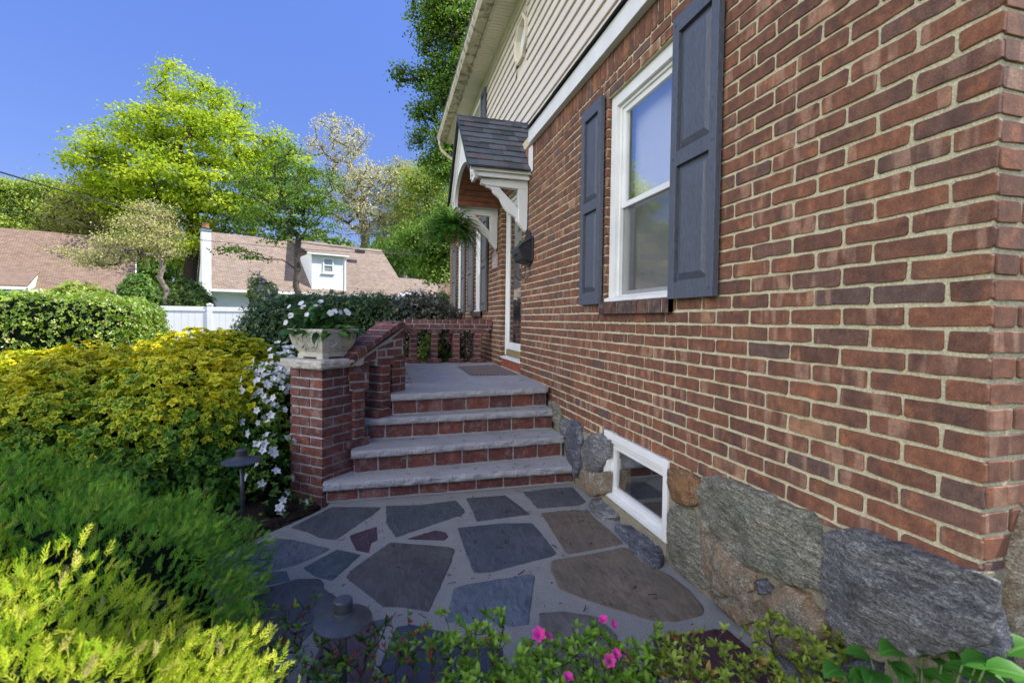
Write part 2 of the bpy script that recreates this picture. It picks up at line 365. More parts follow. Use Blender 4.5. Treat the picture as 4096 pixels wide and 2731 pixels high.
def farroof(name, cols):
    mt, nt, b = newmat(name); uv = N(nt, "ShaderNodeTexCoord").outputs['UV']
    bt = nt.nodes.new("ShaderNodeTexBrick"); nt.links.new(uv, bt.inputs[0]); bt.inputs['Scale'].default_value = 1; bt.inputs['Brick Width'].default_value = .22; bt.inputs['Row Height'].default_value = .12
    bt.inputs['Mortar Size'].default_value = .012; bt.inputs['Color1'].default_value = (*cols[0], 1); bt.inputs['Color2'].default_value = (*cols[1], 1); bt.inputs['Mortar'].default_value = (*cols[2], 1)
    wn_ = nt.nodes.new("ShaderNodeTexWhiteNoise") if False else None
    n = nz(nt, uv, 2.3, 6, .8); c = mix(nt, .55, bt.outputs[0], ramp(nt, n, [(.3, (.38, .34, .33)), (.7, (.66, .62, .58))]), 'OVERLAY')
    nt.links.new(c, b.inputs['Base Color']); b.inputs['Roughness'].default_value = .95; bump(nt, b, bt.outputs[1], .5, .02); return mt
M['tanroof'] = farroof("tan shingles", ((.29, .23, .175), (.19, .152, .12), (.11, .085, .072)))
M['brownroof'] = farroof("brown shingles", ((.25, .175, .125), (.16, .115, .085), (.09, .065, .05)))
def groundmat(name, c1, c2, sc=30, bs=1, bd=.03):
    mt, nt, b = newmat(name); v = coords(nt); n = nz(nt, v, sc, 6, .75); n2 = nz(nt, v, sc / 12, 3)
    c = mix(nt, .4, ramp(nt, n, [(.35, c1), (.65, c2)]), ramp(nt, n2, [(.3, c1), (.7, c2)])); nt.links.new(c, b.inputs['Base Color'])
    b.inputs['Roughness'].default_value = .95; bump(nt, b, n, bs, bd); return mt
M['mulch'] = groundmat("bark mulch", (.018, .011, .008), (.07, .042, .03), 55)
M['lawn'] = groundmat("lawn", (.03, .06, .012), (.09, .14, .03), 20)
def flagmat(name, sc=(9, 3, 9), amt=.5, bs=.35):
    mt, nt, b = newmat(name); bc, r, g, bl, a = attr(nt); off = scaled(nt, bc, 50.0)
    n = nz(nt, coords(nt, sc, add=off), 3, 6, .65, 1.2); n2 = nz(nt, coords(nt, add=off), 3.5, 4, .6); n3 = nz(nt, coords(nt), 150, 3, .7)
    c = mix(nt, amt, bc, ramp(nt, n, [(.3, (.28,) * 3), (.7, (.72,) * 3)]), 'OVERLAY')
    c = mix(nt, .5, c, ramp(nt, n2, [(.3, (.3, .31, .33)), (.7, (.68, .66, .62))]), 'OVERLAY'); c = mix(nt, .3, c, ramp(nt, n3, [(.3, (.3,) * 3), (.7, (.7,) * 3)]), 'OVERLAY')
    nt.links.new(c, b.inputs['Base Color']); b.inputs['Roughness'].default_value = .62; b.inputs['Specular IOR Level'].default_value = .35
    bump(nt, b, mth(nt, 'ADD', n, mth(nt, 'MULTIPLY', n3, .12)), bs, .008); return mt
M['flag'] = flagmat("flagstone", amt=.85, bs=.6); M['flagrough'] = flagmat("streaked flagstone", (14, 4, 10), .95, .7)
M['gneissA'] = stonemat("grey green gneiss", [(.3, (.04, .04, .034)), (.45, (.12, .12, .09)), (.56, (.23, .22, .165)), (.7, (.42, .41, .33))], (0.45, 0, 0), (4, 5, 26), 1)
M['gneissB'] = stonemat("blue grey gneiss", [(.3, (.035, .035, .036)), (.45, (.10, .10, .098)), (.57, (.20, .20, .19)), (.72, (.48, .48, .45))], (.45, 0, 0), (4, 6, 24), 1)
M['stoneC'] = stonemat("brown grey fieldstone", [(.3, (.06, .05, .035)), (.5, (.2, .17, .12)), (.7, (.34, .31, .25))], (.9, 0, 0), (6, 9, 9), .9, .6, (.26, .15, .07))
M['rust'] = stonemat("rusty stone", [(.3, (.05, .04, .03)), (.5, (.16, .09, .04)), (.7, (.27, .2, .13))], (0, 0, 0), (8, 6, 10), .9, .5, (.28, .13, .05))
M['darkstone'] = stonemat("dark slatey stone", [(.3, (.02, .025, .035)), (.5, (.08, .085, .1)), (.7, (.26, .26, .27))], (1.2, 0, 0), (8, 5, 18), 1.0, .6)
# ================================================================== the setting
G = 400
st = MB(); st.add([(-G, -G, -.06), (G, -G, -.06), (G, G, -.06), (-G, G, -.06)], [(0, 1, 2, 3)])
lawn = st.build("ground", M['lawn'], kind='structure')
def sheet(name, poly, z, mat, kind='structure', sub=0):
    o = MB().prism([(x, y, z) for x, y in poly][::-1], (0, 0, -.03)).build(name, mat, kind=kind); return o
sheet("mulch_bed", [(-1.2, -.1), (.02, .3), (.02, -.9), (-8, -.9), (-8, 8.5), (-1.9, 8.5), (-1.4, 6), (-1.45, 3), (-1.9, 2.75), (-2.62, 2.05), (-3.4, 1.2), (-2.2, .5), (-1.6, .2)], -.022, M['mulch'])
# patio: mortar bed and flagstones
edgeL = [atz(ZP(x, y), 0)[:2] for x, y in [(683, 122), (560, 185), (330, 285), (150, 365), (20, 425)]]
pat = [(p[0], p[1]) for p in edgeL] + [(-3.6, 1.35), (-3.3, .4), (-1.6, .25), (-.9, .2), (.0, .25), (.0, 2.95), (-1.84, 2.9)]
patio = MB().prism([(x, y, 0) for x, y in pat], (0, 0, -.05)).build("patio", M['patio'], kind='structure')
md = patio.modifiers.new("b", 'BEVEL'); md.width = .012; md.segments = 2; md.limit_method = 'ANGLE'
def smoothpoly(P, n=90, jit=.003, rad=.012, seed=0):
    """resample a closed polygon with rounded corners and a slightly ragged edge"""
    P = [np.array(p, float)[:2] for p in P]; out = []; m_ = len(P)
    for i in range(m_):
        a, b, c = P[i - 1], P[i], P[(i + 1) % m_]
        la, lc = np.linalg.norm(a - b), np.linalg.norm(c - b); r = min(rad, la * .35, lc * .35)
        p0 = b + (a - b) / max(la, 1e-6) * r; p2 = b + (c - b) / max(lc, 1e-6) * r
        for t in (0, .5, 1): out.append((1 - t) ** 2 * p0 + 2 * t * (1 - t) * b + t * t * p2)
    # resample by length
    L = [0]
    for i in range(len(out)): L.append(L[-1] + np.linalg.norm(out[(i + 1) % len(out)] - out[i]))
    res = []; j = 0
    for k in range(n):
        t = L[-1] * k / n
        while L[j + 1] < t: j += 1
        f = (t - L[j]) / max(1e-9, L[j + 1] - L[j]); p = out[j % len(out)] * (1 - f) + out[(j + 1) % len(out)] * f
        v = mnoise.noise(Vector((p[0] * 22 + seed, p[1] * 22, 3.1))); v2 = mnoise.noise(Vector((p[0] * 22, p[1] * 22 + seed, 9.1)))
        v3 = mnoise.noise(Vector((p[0] * 80 + seed, p[1] * 80, 5.)))
        res.append(p + np.array([v + v3 * .5, v2 - v3 * .4]) * jit)
    return res
def slabstone(mb, O, U, V, Nn, poly, h, amp=0, nf=8, rings=(1, .985, .955, .8, .55, .28), edge=.6, n=90, jit=.003, rad=.012, c=None, seed=0, back=.03, ridged=0, facet=0):
    """dome of concentric rings over a (roughly star-shaped) outline; h = height above the plane"""
    O, U, V, Nn = [np.array(q, float) for q in (O, U, V, Nn)]
    P = smoothpoly(poly, n, jit, rad, seed); cen = sum(P) / len(P); vs = []; fs = []; fr_ = random.Random(seed * 7 + 1); ext = max(np.linalg.norm(p - cen) for p in P)
    fac = [(fr_.uniform(-1, 1), fr_.uniform(-1, 1), fr_.uniform(.0, .35)) for _ in range(9)] if facet else []
    vs += [O + U * p[0] + V * p[1] - Nn * back for p in P]
    for k, s in enumerate(rings):
        for p in P:
            q = cen + (p - cen) * s; prof = (1 - edge) + edge * min(1, (1 - s) / .18) ** .5 if edge else 1
            nv = 0
            if amp:
                w_ = Vector((q[0] * nf + seed * 3, q[1] * nf, seed)); nv = mnoise.fractal(w_, .8, 2.1, 4) * amp
                if ridged: nv += (abs(mnoise.noise(Vector((q[0] * nf * .35 + q[1] * nf * 1.6 + seed, q[1] * nf * .4, seed)))) - .25) * ridged
                nv *= min(1, .35 + (1 - s) * 8)
            hf = h + min([facet * (c_ + (a_ * (q[0] - cen[0]) + b_ * (q[1] - cen[1])) / ext) for a_, b_, c_ in fac] + [facet * .12]) if fac else h
            vs.append(O + U * q[0] + V * q[1] + Nn * (hf * prof + nv))
    m_ = len(P)
    for k in range(len(rings)):
        for i in range(m_):
            j = (i + 1) % m_; fs.append((k * m_ + i, k * m_ + j, (k + 1) * m_ + j, (k + 1) * m_ + i))
    cv = sum(np.array(v) for v in vs[-m_:]) / m_; vs.append(cv); b0 = len(rings) * m_
    for i in range(m_): fs.append((b0 + i, b0 + (i + 1) % m_, len(vs) - 1))
    return mb.add(vs, fs, c)
def flags():
    Pz = lambda f, L: [atz(f(*p), 0)[:2] for p in L]
    BL = (.088, .096, .108); BR = (.16, .13, .10); PU = (.07, .045, .06); LB = (.13, .16, .20); TE = (.075, .105, .12)
    L = [(Pz(ZP, [(437, 270), (720, 130), (1052, 132), (1000, 180), (905, 240), (745, 352), (640, 340), (560, 300)]), BL, 0),
         (Pz(ZP, [(1080, 122), (1300, 118), (1550, 85), (1615, 160), (1600, 180), (1145, 335), (1085, 240)]), (.08, .092, .105), 1),
         (Pz(ZP, [(1617, 72), (1880, 52), (1920, 80), (2050, 180), (1690, 228), (1660, 150)]), (.085, .09, .10), 1),
         ([atz(p, 0)[:2] for p in [(2090, 1968), (2200, 1953), (2292, 1948), (2344, 2008), (2313, 2022), (2150, 2034), (2120, 2000)]], (.10, .105, .11), 0),
         (Pz(ZB, [(25, 925), (290, 900), (365, 910), (400, 940), (635, 1145), (600, 1160), (230, 1230), (205, 1215)]), BR, 0),
         (Pz(ZB, [(100, 1275), (350, 1235), (640, 1178), (700, 1200), (800, 1290), (1000, 1400), (1120, 1490)]) + Pz(ZQ, [(2100, 200), (2200, 330), (2190, 380), (1990, 430), (1820, 420), (1400, 290), (1150, 190), (1110, 90), (1090, 65)]), (.18, .148, .11), 0),
         (Pz(ZP, [(835, 322), (1018, 262), (1025, 355), (985, 370), (965, 440), (880, 420)]), PU, 0),
         (Pz(ZP, [(1225, 345), (1415, 288), (1480, 302), (1502, 328), (1475, 355), (1300, 350)]), PU, 0),
         (Pz(ZP, [(1562, 270), (1850, 240), (2060, 238), (2110, 290), (2228, 440), (2200, 460), (1780, 570), (1670, 572), (1620, 440)]), (.085, .10, .12), 0),
         (Pz(ZP, [(810, 600), (860, 545), (1110, 367), (1520, 400), (1545, 420), (1520, 500), (1370, 835), (1210, 805), (1060, 800), (960, 720)]), (.095, .09, .088), 0),
         (Pz(ZP, [(100, 455), (150, 420), (330, 338), (460, 350), (710, 410), (640, 450), (480, 520), (280, 565), (100, 560)]), (.12, .14, .165), 1),
         (Pz(ZP, [(525, 540), (750, 415), (915, 450), (800, 555), (720, 625), (610, 600)]), TE, 0),
         (Pz(ZP, [(200, 585), (280, 570), (415, 562), (435, 625), (300, 650), (180, 665)]), TE, 0),
         (Pz(ZP, [(200, 720), (300, 670), (480, 615), (640, 612), (668, 650), (660, 680), (755, 740), (740, 830), (500, 1050), (200, 1160), (80, 1000)]), (.085, .09, .10), 0),
         (Pz(ZP, [(1535, 680), (1620, 650), (2060, 580), (2080, 600), (2040, 920), (1920, 935), (1480, 905), (1520, 760)]), LB, 1),
         (Pz(ZP, [(640, 1060), (720, 950), (880, 890), (1000, 895), (1040, 1000), (980, 1312), (560, 1290)]), (.10, .07, .08), 0),
         (Pz(ZP, [(1150, 940), (1250, 920), (1540, 990), (1870, 1080), (1850, 1380), (1020, 1400), (1060, 1150)]), (.055, .065, .10), 0),
         (Pz(ZQ, [(1010, 365), (1200, 355), (1420, 390), (1560, 520), (1700, 800), (1720, 900), (960, 900), (1000, 500)]), (.15, .14, .13), 0),
         (Pz(ZC, [(10, 470), (150, 455), (480, 415), (600, 520), (740, 620), (830, 700), (860, 760), (150, 760), (60, 620)]), (.075, .03, .038), 0),
         (Pz(ZP, [(1000, 895), (1085, 880), (1060, 950), (1030, 975)]), TE, 0)]
    for i, (poly, col, rough) in enumerate(L):
        mb = MB(); slabstone(mb, (0, 0, 0), (1, 0, 0), (0, 1, 0), (0, 0, 1), poly, .004 + random.random() * .003, .0015, 9, c=tuple(q * .78 for q in col), seed=i * 1.7, jit=.004, rad=.006)
        mb.build("flagstone", M['flagrough' if rough else 'flag'], patio, smooth=True)
flags()
# fallen catkins and leaf crumbs on the paving and steps
def litter():
    mb = MB(); r_ = random.Random(5)
    def worm(p, L, a, rad):
        pts = []; q = Vector(p)
        for i in range(7):
            pts.append(q.copy()); a += r_.gauss(0, .35); q += Vector((cos(a), sin(a), r_.uniform(-.002, .002))) * L / 6
        mb.tube(pts, rad, 4, (r_.random(), .5, .5))
    for i in range(260):
        x = r_.uniform(-2.3, -.15); y = r_.uniform(.4, 2.6)
        worm((x, y, .011), r_.choice([.008, .012, .02, .05]), r_.uniform(0, 6.3), .0016 if r_.random() < .7 else .0026)
    for z, y0, y1 in ((.155, 2.66, 2.8), (.335, 2.9, 3.1), (.515, 3.15, 3.3), (.696, 3.4, 5.6)):
        for i in range(16): worm((r_.uniform(-1.35, -.1), r_.uniform(y0, y1), z), r_.choice([.01, .02, .045]), r_.uniform(0, 6.3), .0016)
    mb.build("leaf_litter", M['twig'], kind='stuff')
litter()
def chips():
    mb = MB(); r_ = random.Random(8)
    for i in range(2600):
        x = r_.uniform(-3.0, -1.95); y = r_.uniform(1.9, 3.0); L = r_.uniform(.008, .03); a = r_.uniform(0, 6.3); e = np.array([cos(a), sin(a), r_.uniform(-.3, .3)]) * L; f = np.array([-sin(a), cos(a), r_.uniform(-.4, .4)]) * L * r_.uniform(.15, .4); p = np.array([x, y, -.02 + r_.uniform(0, .012)])
        if x > -1.9 - (y - 2.0) * -.05 - (2.66 - y) * .72 and y < 2.66: continue
        mb.prism([p, p + e, p + e + f, p + f], (0, 0, .004), (r_.random(), .5, .5))
    mb.build("mulch_chips", M['mulch'], kind='stuff')
chips()
# ================================================================== the house
house = empty("brick_house", (0, 5, 0), "red brick house with cream siding above, blue grey shutters and a rubble stone foundation", "house")
C_ = .0677; ZB0 = 1.43; WIN = (1.40, 2.24, 1.432, 2.852); DOOR = (4.40, 5.37, .69, 2.852)
WA = (6.62, 7.36, 1.432, 2.852); WB = (8.64, 9.38, 1.432, 2.852); BAS = (1.40, 2.19, .05, .553)
YEND = 10.6
def wall():
    mb = MB(); rows = []
    for m_ in range(-15, 23):
        rows.append((ZB0 + C_ * m_, ZB0 + C_ * (m_ + 1), .208 if m_ % 2 == 0 else .104))
    O = (0, 0, 0); ops = [(-.1, 1.42, -1, .46), (1.42, 2.3, -1, .54), WIN, DOOR, WA, WB, (3.5, 4.45, -1, .66), (5.33, 5.6, -1, .5)]
    courses(mb, O, (0, 1, 0), (0, 0, 1), (-1, 0, 0), 0, YEND, rows[:], ops, sub=.04)
    # soldier course under the white board
    u = .005
    while u < YEND:
        mb.brick(O, (0, 1, 0), (0, 0, 1), (-1, 0, 0), [(u, 2.995), (u + .057, 2.995), (u + .057, 3.2), (u, 3.2)]); u += .0677
    # return wall round the corner, facing the camera side
    rows2 = [(a, b, .104 if f > .15 else .208) for a, b, f in rows] + [(ZB0 + C_ * k, ZB0 + C_ * (k + 1), .208 if k % 2 else .104) for k in range(23, 56)]
    courses(mb, (0, 0, 0), (1, 0, 0), (0, 0, 1), (0, -1, 0), .0135, 2.6, rows2, sub=.05)
    # far jambs of window and door openings (bricks across the wall thickness)
    for (y0, y1, z0, z1), dep in ((WIN, .10), (WA, .10), (WB, .10), (DOOR, .12)):
        k = 0; z = ZB0 - C_ * 11 if z0 < 1 else ZB0
        while z < z1 - .02:
            mb.brick((0, y1 + .0, 0), (1, 0, 0), (0, 0, 1), (0, -1, 0), [(.0135, z + .006), (dep, z + .006), (dep, z + C_ - .006), (.0135, z + C_ - .006)], back=.010); z += C_
    mb.build("wall", M['brick'], house)
    # mortar body with the openings left free
    bm_ = MB(); X0, X1 = .0065, .24
    def seg(y0, y1, z0, z1): bm_.box((X0, y0, z0), (X1, y1, z1))
    seg(.006, 1.40, .0, 3.3); seg(1.40, 2.25, .553, 1.43); seg(1.40, 2.25, 2.853, 3.3); seg(2.25, 4.39, 0, 3.3)
    seg(4.39, 5.38, 2.853, 3.3); seg(5.38, 6.61, 0, 3.3); seg(6.61, 7.37, 0, 1.43); seg(6.61, 7.37, 2.853, 3.3); seg(7.37, 8.63, 0, 3.3)
    seg(8.63, 9.39, 0, 1.43); seg(8.63, 9.39, 2.853, 3.3); seg(9.39, YEND, 0, 3.3); seg(4.39, 5.38, 0, .69)
    bm_.box((.24, .0065, 0), (2.6, .2, 5.6)); bm_.box((2.6, 0, 0), (9, .2, 5.6)); bm_.box((.24, YEND - .2, 0), (9, YEND, 5.6)); bm_.box((8.8, .2, 0), (9, YEND - .2, 5.6))
    bm_.build("wall_body", M['mortar'], house)
    mb = MB()   # far corner return and white-washed pier bricks seen through the railing
    rs = [(.69 - C_ * 10 + C_ * i, .69 - C_ * 9 + C_ * i, .104 if i % 2 else .208) for i in range(0, 10)]
    # rooms behind
    it = MB(); it.box((1.2, .3, 0), (1.25, 10.3, 3.0)); it.box((.3, .3, .66), (1.2, 10.3, .68)); it.box((.3, .3, 2.95), (1.2, 10.3, 3.0))
    it.build("interior", M['interior'], house)
wall()
def boards():
    # white board, its underside, the thin shingle edge of the little pent roof above it
    yb0, yb1 = -.3, YEND + .1
    mb = MB()
    for a, b in ((yb0, 4.0), (5.74, yb1)): mb.box((-.055, a, 3.145), (.0, b, 3.29)); mb.box((-.0, a, 3.2), (.2, b, 3.29))
    mb.box((-.012, 3.985, 2.87), (-.0025, 4.13, 3.144)); mb.build("fascia_board", M['white'], house, bevel=.004)
    r_ = random.Random(3)
    for pa, pb in ((-.3, 4.02), (5.72, YEND + .1)):
      mb = MB()
      for k, x in enumerate((-.085, .03, .12)):
        z = 3.292 + k * .055; y = pa
        while y < pb:
            w_ = min(r_.uniform(.12, .3), pb - y + .001); z0 = z + r_.uniform(-.002, .002)
            mb.prism([(x - r_.uniform(0, .006), y, z0), (.2, y, z0 + (.2 - x) * .5), (.2, y, z0 + (.2 - x) * .5 + .007), (x, y, z0 + .007)], (0, w_ - .003, 0), (r_.random() * .5, .5, .5))
            y += w_
      mb.build("pent_roof", M['shingle'], house)
    # lap siding
    mb = MB(); z = 3.33; xs = .2; ex = .132
    octa = (4.87, 5.47, 4.61, 5.19)
    while z < 5.415:
        segs = [(-.02, 10.62)]
        if z + ex > octa[2] and z < octa[3]: segs = [(-.02, octa[0] + .06), (octa[1] - .06, 10.62)]
        for a, b in segs:
            mb.add([(xs - .026, a, z), (xs - .026, b, z), (xs - .004, b, z + ex), (xs - .004, a, z + ex), (xs, a, z + .004), (xs, b, z + .004)], [(0, 1, 2, 3), (0, 4, 5, 1)][::1])
        z += ex
    mb.build("siding", M['vinyl'], house)
    mb = MB(); mb.box((.2, .0, 3.3), (.26, 4.9, 5.42)); mb.box((.2, 4.9, 3.3), (.26, 5.44, 4.64)); mb.box((.2, 4.9, 5.16), (.26, 5.44, 5.42)); mb.box((.2, 5.44, 3.3), (.26, 10.6, 5.42))
    mb.build("siding_backing", M['cream'], house)
    # soffit: narrow vented strips; frieze, gutter
    mb = MB(); y = -.3
    while y < 10.5:
        mb.box((-.12, y, 5.418), (.165, y + .060, 5.43)); mb.box((-.12, y + .060, 5.426), (.165, y + .07, 5.434)); y += .07
    mb.build("soffit", M['cream'], house)
    mb = MB(); mb.prism([(.199, -.3, 5.36), (.165, -.3, 5.37), (.15, -.3, 5.4), (.14, -.3, 5.417), (.199, -.3, 5.417)], (0, 10.8, 0)); mb.build("frieze_trim", M['cream'], house)
    mb = MB(); mb.prism([(-.12, -.3, 5.385), (-.15, -.3, 5.385), (-.15, -.3, 5.46), (-.12, -.3, 5.46)], (0, 10.8, 0))
    P = [(-.151, 5.405), (-.30, 5.405), (-.315, 5.44), (-.33, 5.47), (-.335, 5.53), (-.32, 5.53), (-.31, 5.48), (-.29, 5.44), (-.151, 5.43)]
    mb.prism([(x, -.3, z) for x, z in P], (0, 10.8, 0)); mb.build("gutter", M['dirtycream'], house, bevel=.003)
    mb = MB(); pts = [(-.28, 10.4, 5.42), (-.28, 10.4, 5.34), (-.25, 10.4, 5.22), (-.12, 10.35, 5.08), (.04, 10.3, 4.96), (.12, 10.3, 4.8), (.12, 10.3, 3.45)]
    mb.tube(pts, .038, 8); mb.build("downspout", M['dirtycream'], house, smooth=True)
    # main roof
    mb = MB(); z0 = 5.53; mb.prism([(-.34, -.35, z0), (4.5, -.35, z0 + 2.9), (9.3, -.35, z0), (9.3, -.35, z0 + .04), (4.5, -.35, z0 + 2.98), (-.34, -.35, z0 + .04)], (0, 11.3, 0))
    mb.build("roof", M['shingle'], house)
    for yg in (.02, 10.4): MB().prism([(.1, yg, 5.55), (9, yg, 5.55), (4.5, yg, 8.3)], (0, .15, 0)).build("gable_wall", M['cream'], house)
    # octagonal window
    cy, cz, r0 = 5.17, 4.90, .30
    def ring(r, x): return [(x, cy + r * cos(pi / 8 + k * pi / 4), cz + r * 1.0 * sin(pi / 8 + k * pi / 4)) for k in range(8)]
    mb = MB(); rings_ = [ring(r0, .20), ring(r0, .155), ring(r0 - .035, .15), ring(r0 - .04, .165), ring(r0 - .06, .17), ring(r0 - .065, .24)]
    vs = sum(rings_, []); fs = []
    for k in range(len(rings_) - 1):
        for j in range(8): fs.append((k * 8 + j, k * 8 + (j + 1) % 8, (k + 1) * 8 + (j + 1) % 8, (k + 1) * 8 + j))
    mb.add(vs, fs); fr = mb.build("octagonal_window", M['cream'], house)
    mb = MB(); mb.add(ring(r0 - .064, .235), [tuple(range(8))[::-1]]); mb.build("pane", M['curtain'], fr)
boards()
def shutter(y0, y1, z0, z1, xw=0., mat='shutter', split=.49, th=.032):
    """panelled shutter lying on the plane x = xw, with stiles, rails and two raised panels"""
    w_ = y1 - y0; xw = xw - .012; xo = xw - th; sw = min(.052, w_ * .16); mb = MB(); rail = .085
    zm = z0 + (z1 - z0) * split
    mb.box((xo, y0, z0), (xw, y0 + sw, z1)); mb.box((xo, y1 - sw, z0), (xw, y1, z1))
    for a, b in ((z0, z0 + rail), (zm - .03, zm + .045), (z1 - rail, z1)): mb.box((xo + .0015, y0 + sw, a), (xw, y1 - sw, b))
    mb.box((xw - .008, y0 + sw, z0 + rail), (xw - .002, y1 - sw, z1 - rail))
    o = mb.build("shutter", M[mat], house, bevel=.002)
    for a, b in ((z0 + rail, zm - .03), (zm + .045, z1 - rail)):
        ya, yb = y0 + sw + .012, y1 - sw - .012; za, zb = a + .012, b - .012; i = .032; xb, xf = xw - .009, xw - .026
        mb = MB(); mb.add([(xb, ya, za), (xb, yb, za), (xb, yb, zb), (xb, ya, zb), (xf, ya + i, za + i), (xf, yb - i, za + i), (xf, yb - i, zb - i), (xf, ya + i, zb - i)],
               [(0, 1, 5, 4), (1, 2, 6, 5), (2, 3, 7, 6), (3, 0, 4, 7), (4, 5, 6, 7)]); mb.build("panel", M[mat], o)
    for zz in (z0 + .045, zm + .008, z1 - .045):
        for yy in (y0 + sw / 2, y1 - sw / 2): MB().tube([(xo + .001, yy, zz), (xo - .004, yy, zz)], [.007, .005], 8).build("screw", M[mat], o)
    return o
def window(y0, y1, z0, z1, detail=True):
    """double-hung window set back in the brick opening"""
    mb = MB(); cw = .078; xa, xb = .03, .12
    mb.box((xa, y0, z0 + .03), (xb, y0 + cw, z1)); mb.box((xa, y1 - cw, z0 + .03), (xb, y1, z1)); mb.box((xa, y0 + cw, z1 - cw), (xb, y1 - cw, z1))
    mb.prism([(-.004, y0, z0 + .0), (xb, y0, z0 + .0), (xb, y0, z0 + .045), (.028, y0, z0 + .04), (-.004, y0, z0 + .028)], (0, y1 - y0, 0))
    # stops
    a, b = y0 + cw, y1 - cw; c, d = z0 + .045, z1 - cw
    mb.box((.055, a, c), (xb, a + .022, d)); mb.box((.055, b - .022, c), (xb, b, d)); mb.box((.055, a + .022, d - .022), (xb, b - .022, d))
    o = mb.build("window", M['white'], house, bevel=.002)
    a += .022; b -= .022; d -= .022; zm = c + (d - c) * .485
    def sash(za, zb, x0, x1, fw=.036):
        s_ = MB(); s_.box((x0, a, za), (x1, a + fw, zb)); s_.box((x0, b - fw, za), (x1, b, zb)); s_.box((x0, a + fw, za), (x1, b - fw, za + fw)); s_.box((x0, a + fw, zb - fw), (x1, b - fw, zb))
        s_.build("sash", M['white'], o, bevel=.002)
        g_ = MB(); xg = (x0 + x1) / 2; g_.box((xg, a + fw - .004, za + fw - .004), (xg + .004, b - fw + .004, zb - fw + .004)); g_.build("pane", M['glass'], o)
    sash(zm - .02, d, .068, .09); sash(c, zm + .02, .092, .115)
    s_ = MB(); s_.box((.078, a + .004, c + .01), (.0795, b - .004, zm - .02)); s_.build("insect_screen", M['screen'], o)
    cu = MB(); cu.box((.170, y0 + .02, z0), (.174, y1 - .19, z1))
    for k in range(6): yy = y1 - .19 + .018 * k; cu.prism([(.172, yy, z0), (.186, yy + .009, z0), (.172, yy + .018, z0), (.176, yy + .018, z0), (.190, yy + .009, z0), (.176, yy, z0)], (0, 0, z1 - z0))
    cu.build("curtain", M['curtain'], o)
    return o
window(*WIN); window(*WA); window(*WB)
s = shutter(1.03, 1.395, 1.425, 2.885); tag(s, label="wider near shutter, right of the big window"); shutter(2.262, 2.60, 1.425, 2.885)
shutter(6.18, 6.62, 1.44, 2.88, mat='shutter2'); shutter(7.36, 7.84, 1.44, 2.88, mat='shutter2'); shutter(8.24, 8.64, 1.44, 2.88, mat='shutter2'); shutter(9.38, 9.9, 1.44, 2.88, mat='shutter2')
shutter(7.32, 7.68, 3.9, 5.29, xw=.18)
mb = MB(); mb.box((.15, 7.68, 3.9), (.199, 8.5, 5.3)); o = mb.build("upper_window", M['white'], house, bevel=.003); mb = MB(); mb.box((.147, 7.76, 4.0), (.1495, 8.42, 5.22)); mb.build("pane", M['glassdark'], o)
def brick_sill(y0, y1, mat='brick'):
    mb = MB(); n = int((y1 - y0) / .062); w_ = (y1 - y0) / n; r_ = random.Random(2)
    for k in range(n):
        a = y0 + k * w_ + .004; b = a + w_ - .009; c = (random.random(), .2, random.random()); xf = -.038 + r_.uniform(-.003, .003)
        mb.prism([(xf, a, 1.352), (.0, a, 1.352), (.03, a, 1.44), (-.0, a, 1.4415), (xf, a, 1.432 + r_.uniform(-.003, .003))], (0, b - a, 0), c)
    s_ = mb.build("brick_sill", M['sillbrick'], house, bevel=.004)
    mb = MB(); mb.box((-.03, y0 + .004, 1.356), (.0, y1 - .004, 1.428)); mb.build("mortar", M['mortar'], s_)
M['sillbrick'] = brickmat("weathered sill brick", [(0, (.06, .05, .048)), (.5, (.10, .07, .06)), (1, (.14, .08, .06))], (.3, .2, .16), .2, 5, .25)
brick_sill(1.40, 2.258); brick_sill(6.62, 7.36); brick_sill(8.64, 9.38)
# basement window
def basement():
    y0, y1, z1 = 1.405, 2.185, .55; mb = MB(); zl = .095
    mb.box((-.012, y0, zl), (.05, y0 + .045, z1)); mb.box((-.012, y1 - .055, zl), (.05, y1, z1))
    mb.box((-.014, y0 + .045, z1 - .05), (.05, y1 - .055, z1)); mb.box((.0, y0 + .045, z1 - .075), (.06, y1 - .055, z1 - .05)); mb.box((-.01, y0 + .045, zl), (.055, y1 - .055, zl + .03))
    o = mb.build("basement_window", M['white'], house, bevel=.003)
    a, b, c, d = y0 + .045, y1 - .055, zl + .03, z1 - .075; mb = MB(); f = .04
    mb.box((.02, a, c), (.055, a + f, d)); mb.box((.02, b - f, c), (.055, b, d)); mb.box((.02, a + f, d - f), (.055, b - f, d)); mb.box((.02, a + f, c), (.055, b - f, c + f)); mb.build("sash", M['white'], o, bevel=.002)
    mb = MB(); mb.box((.04, a + f - .003, c + f - .003), (.044, b - f + .003, d - f + .003)); mb.build("pane", M['glassdark'], o)
    mb = MB(); mb.box((.3, y0 - .2, -.1), (.32, y1 + .3, .8)); mb.build("cellar", M['interior'], house)
basement()
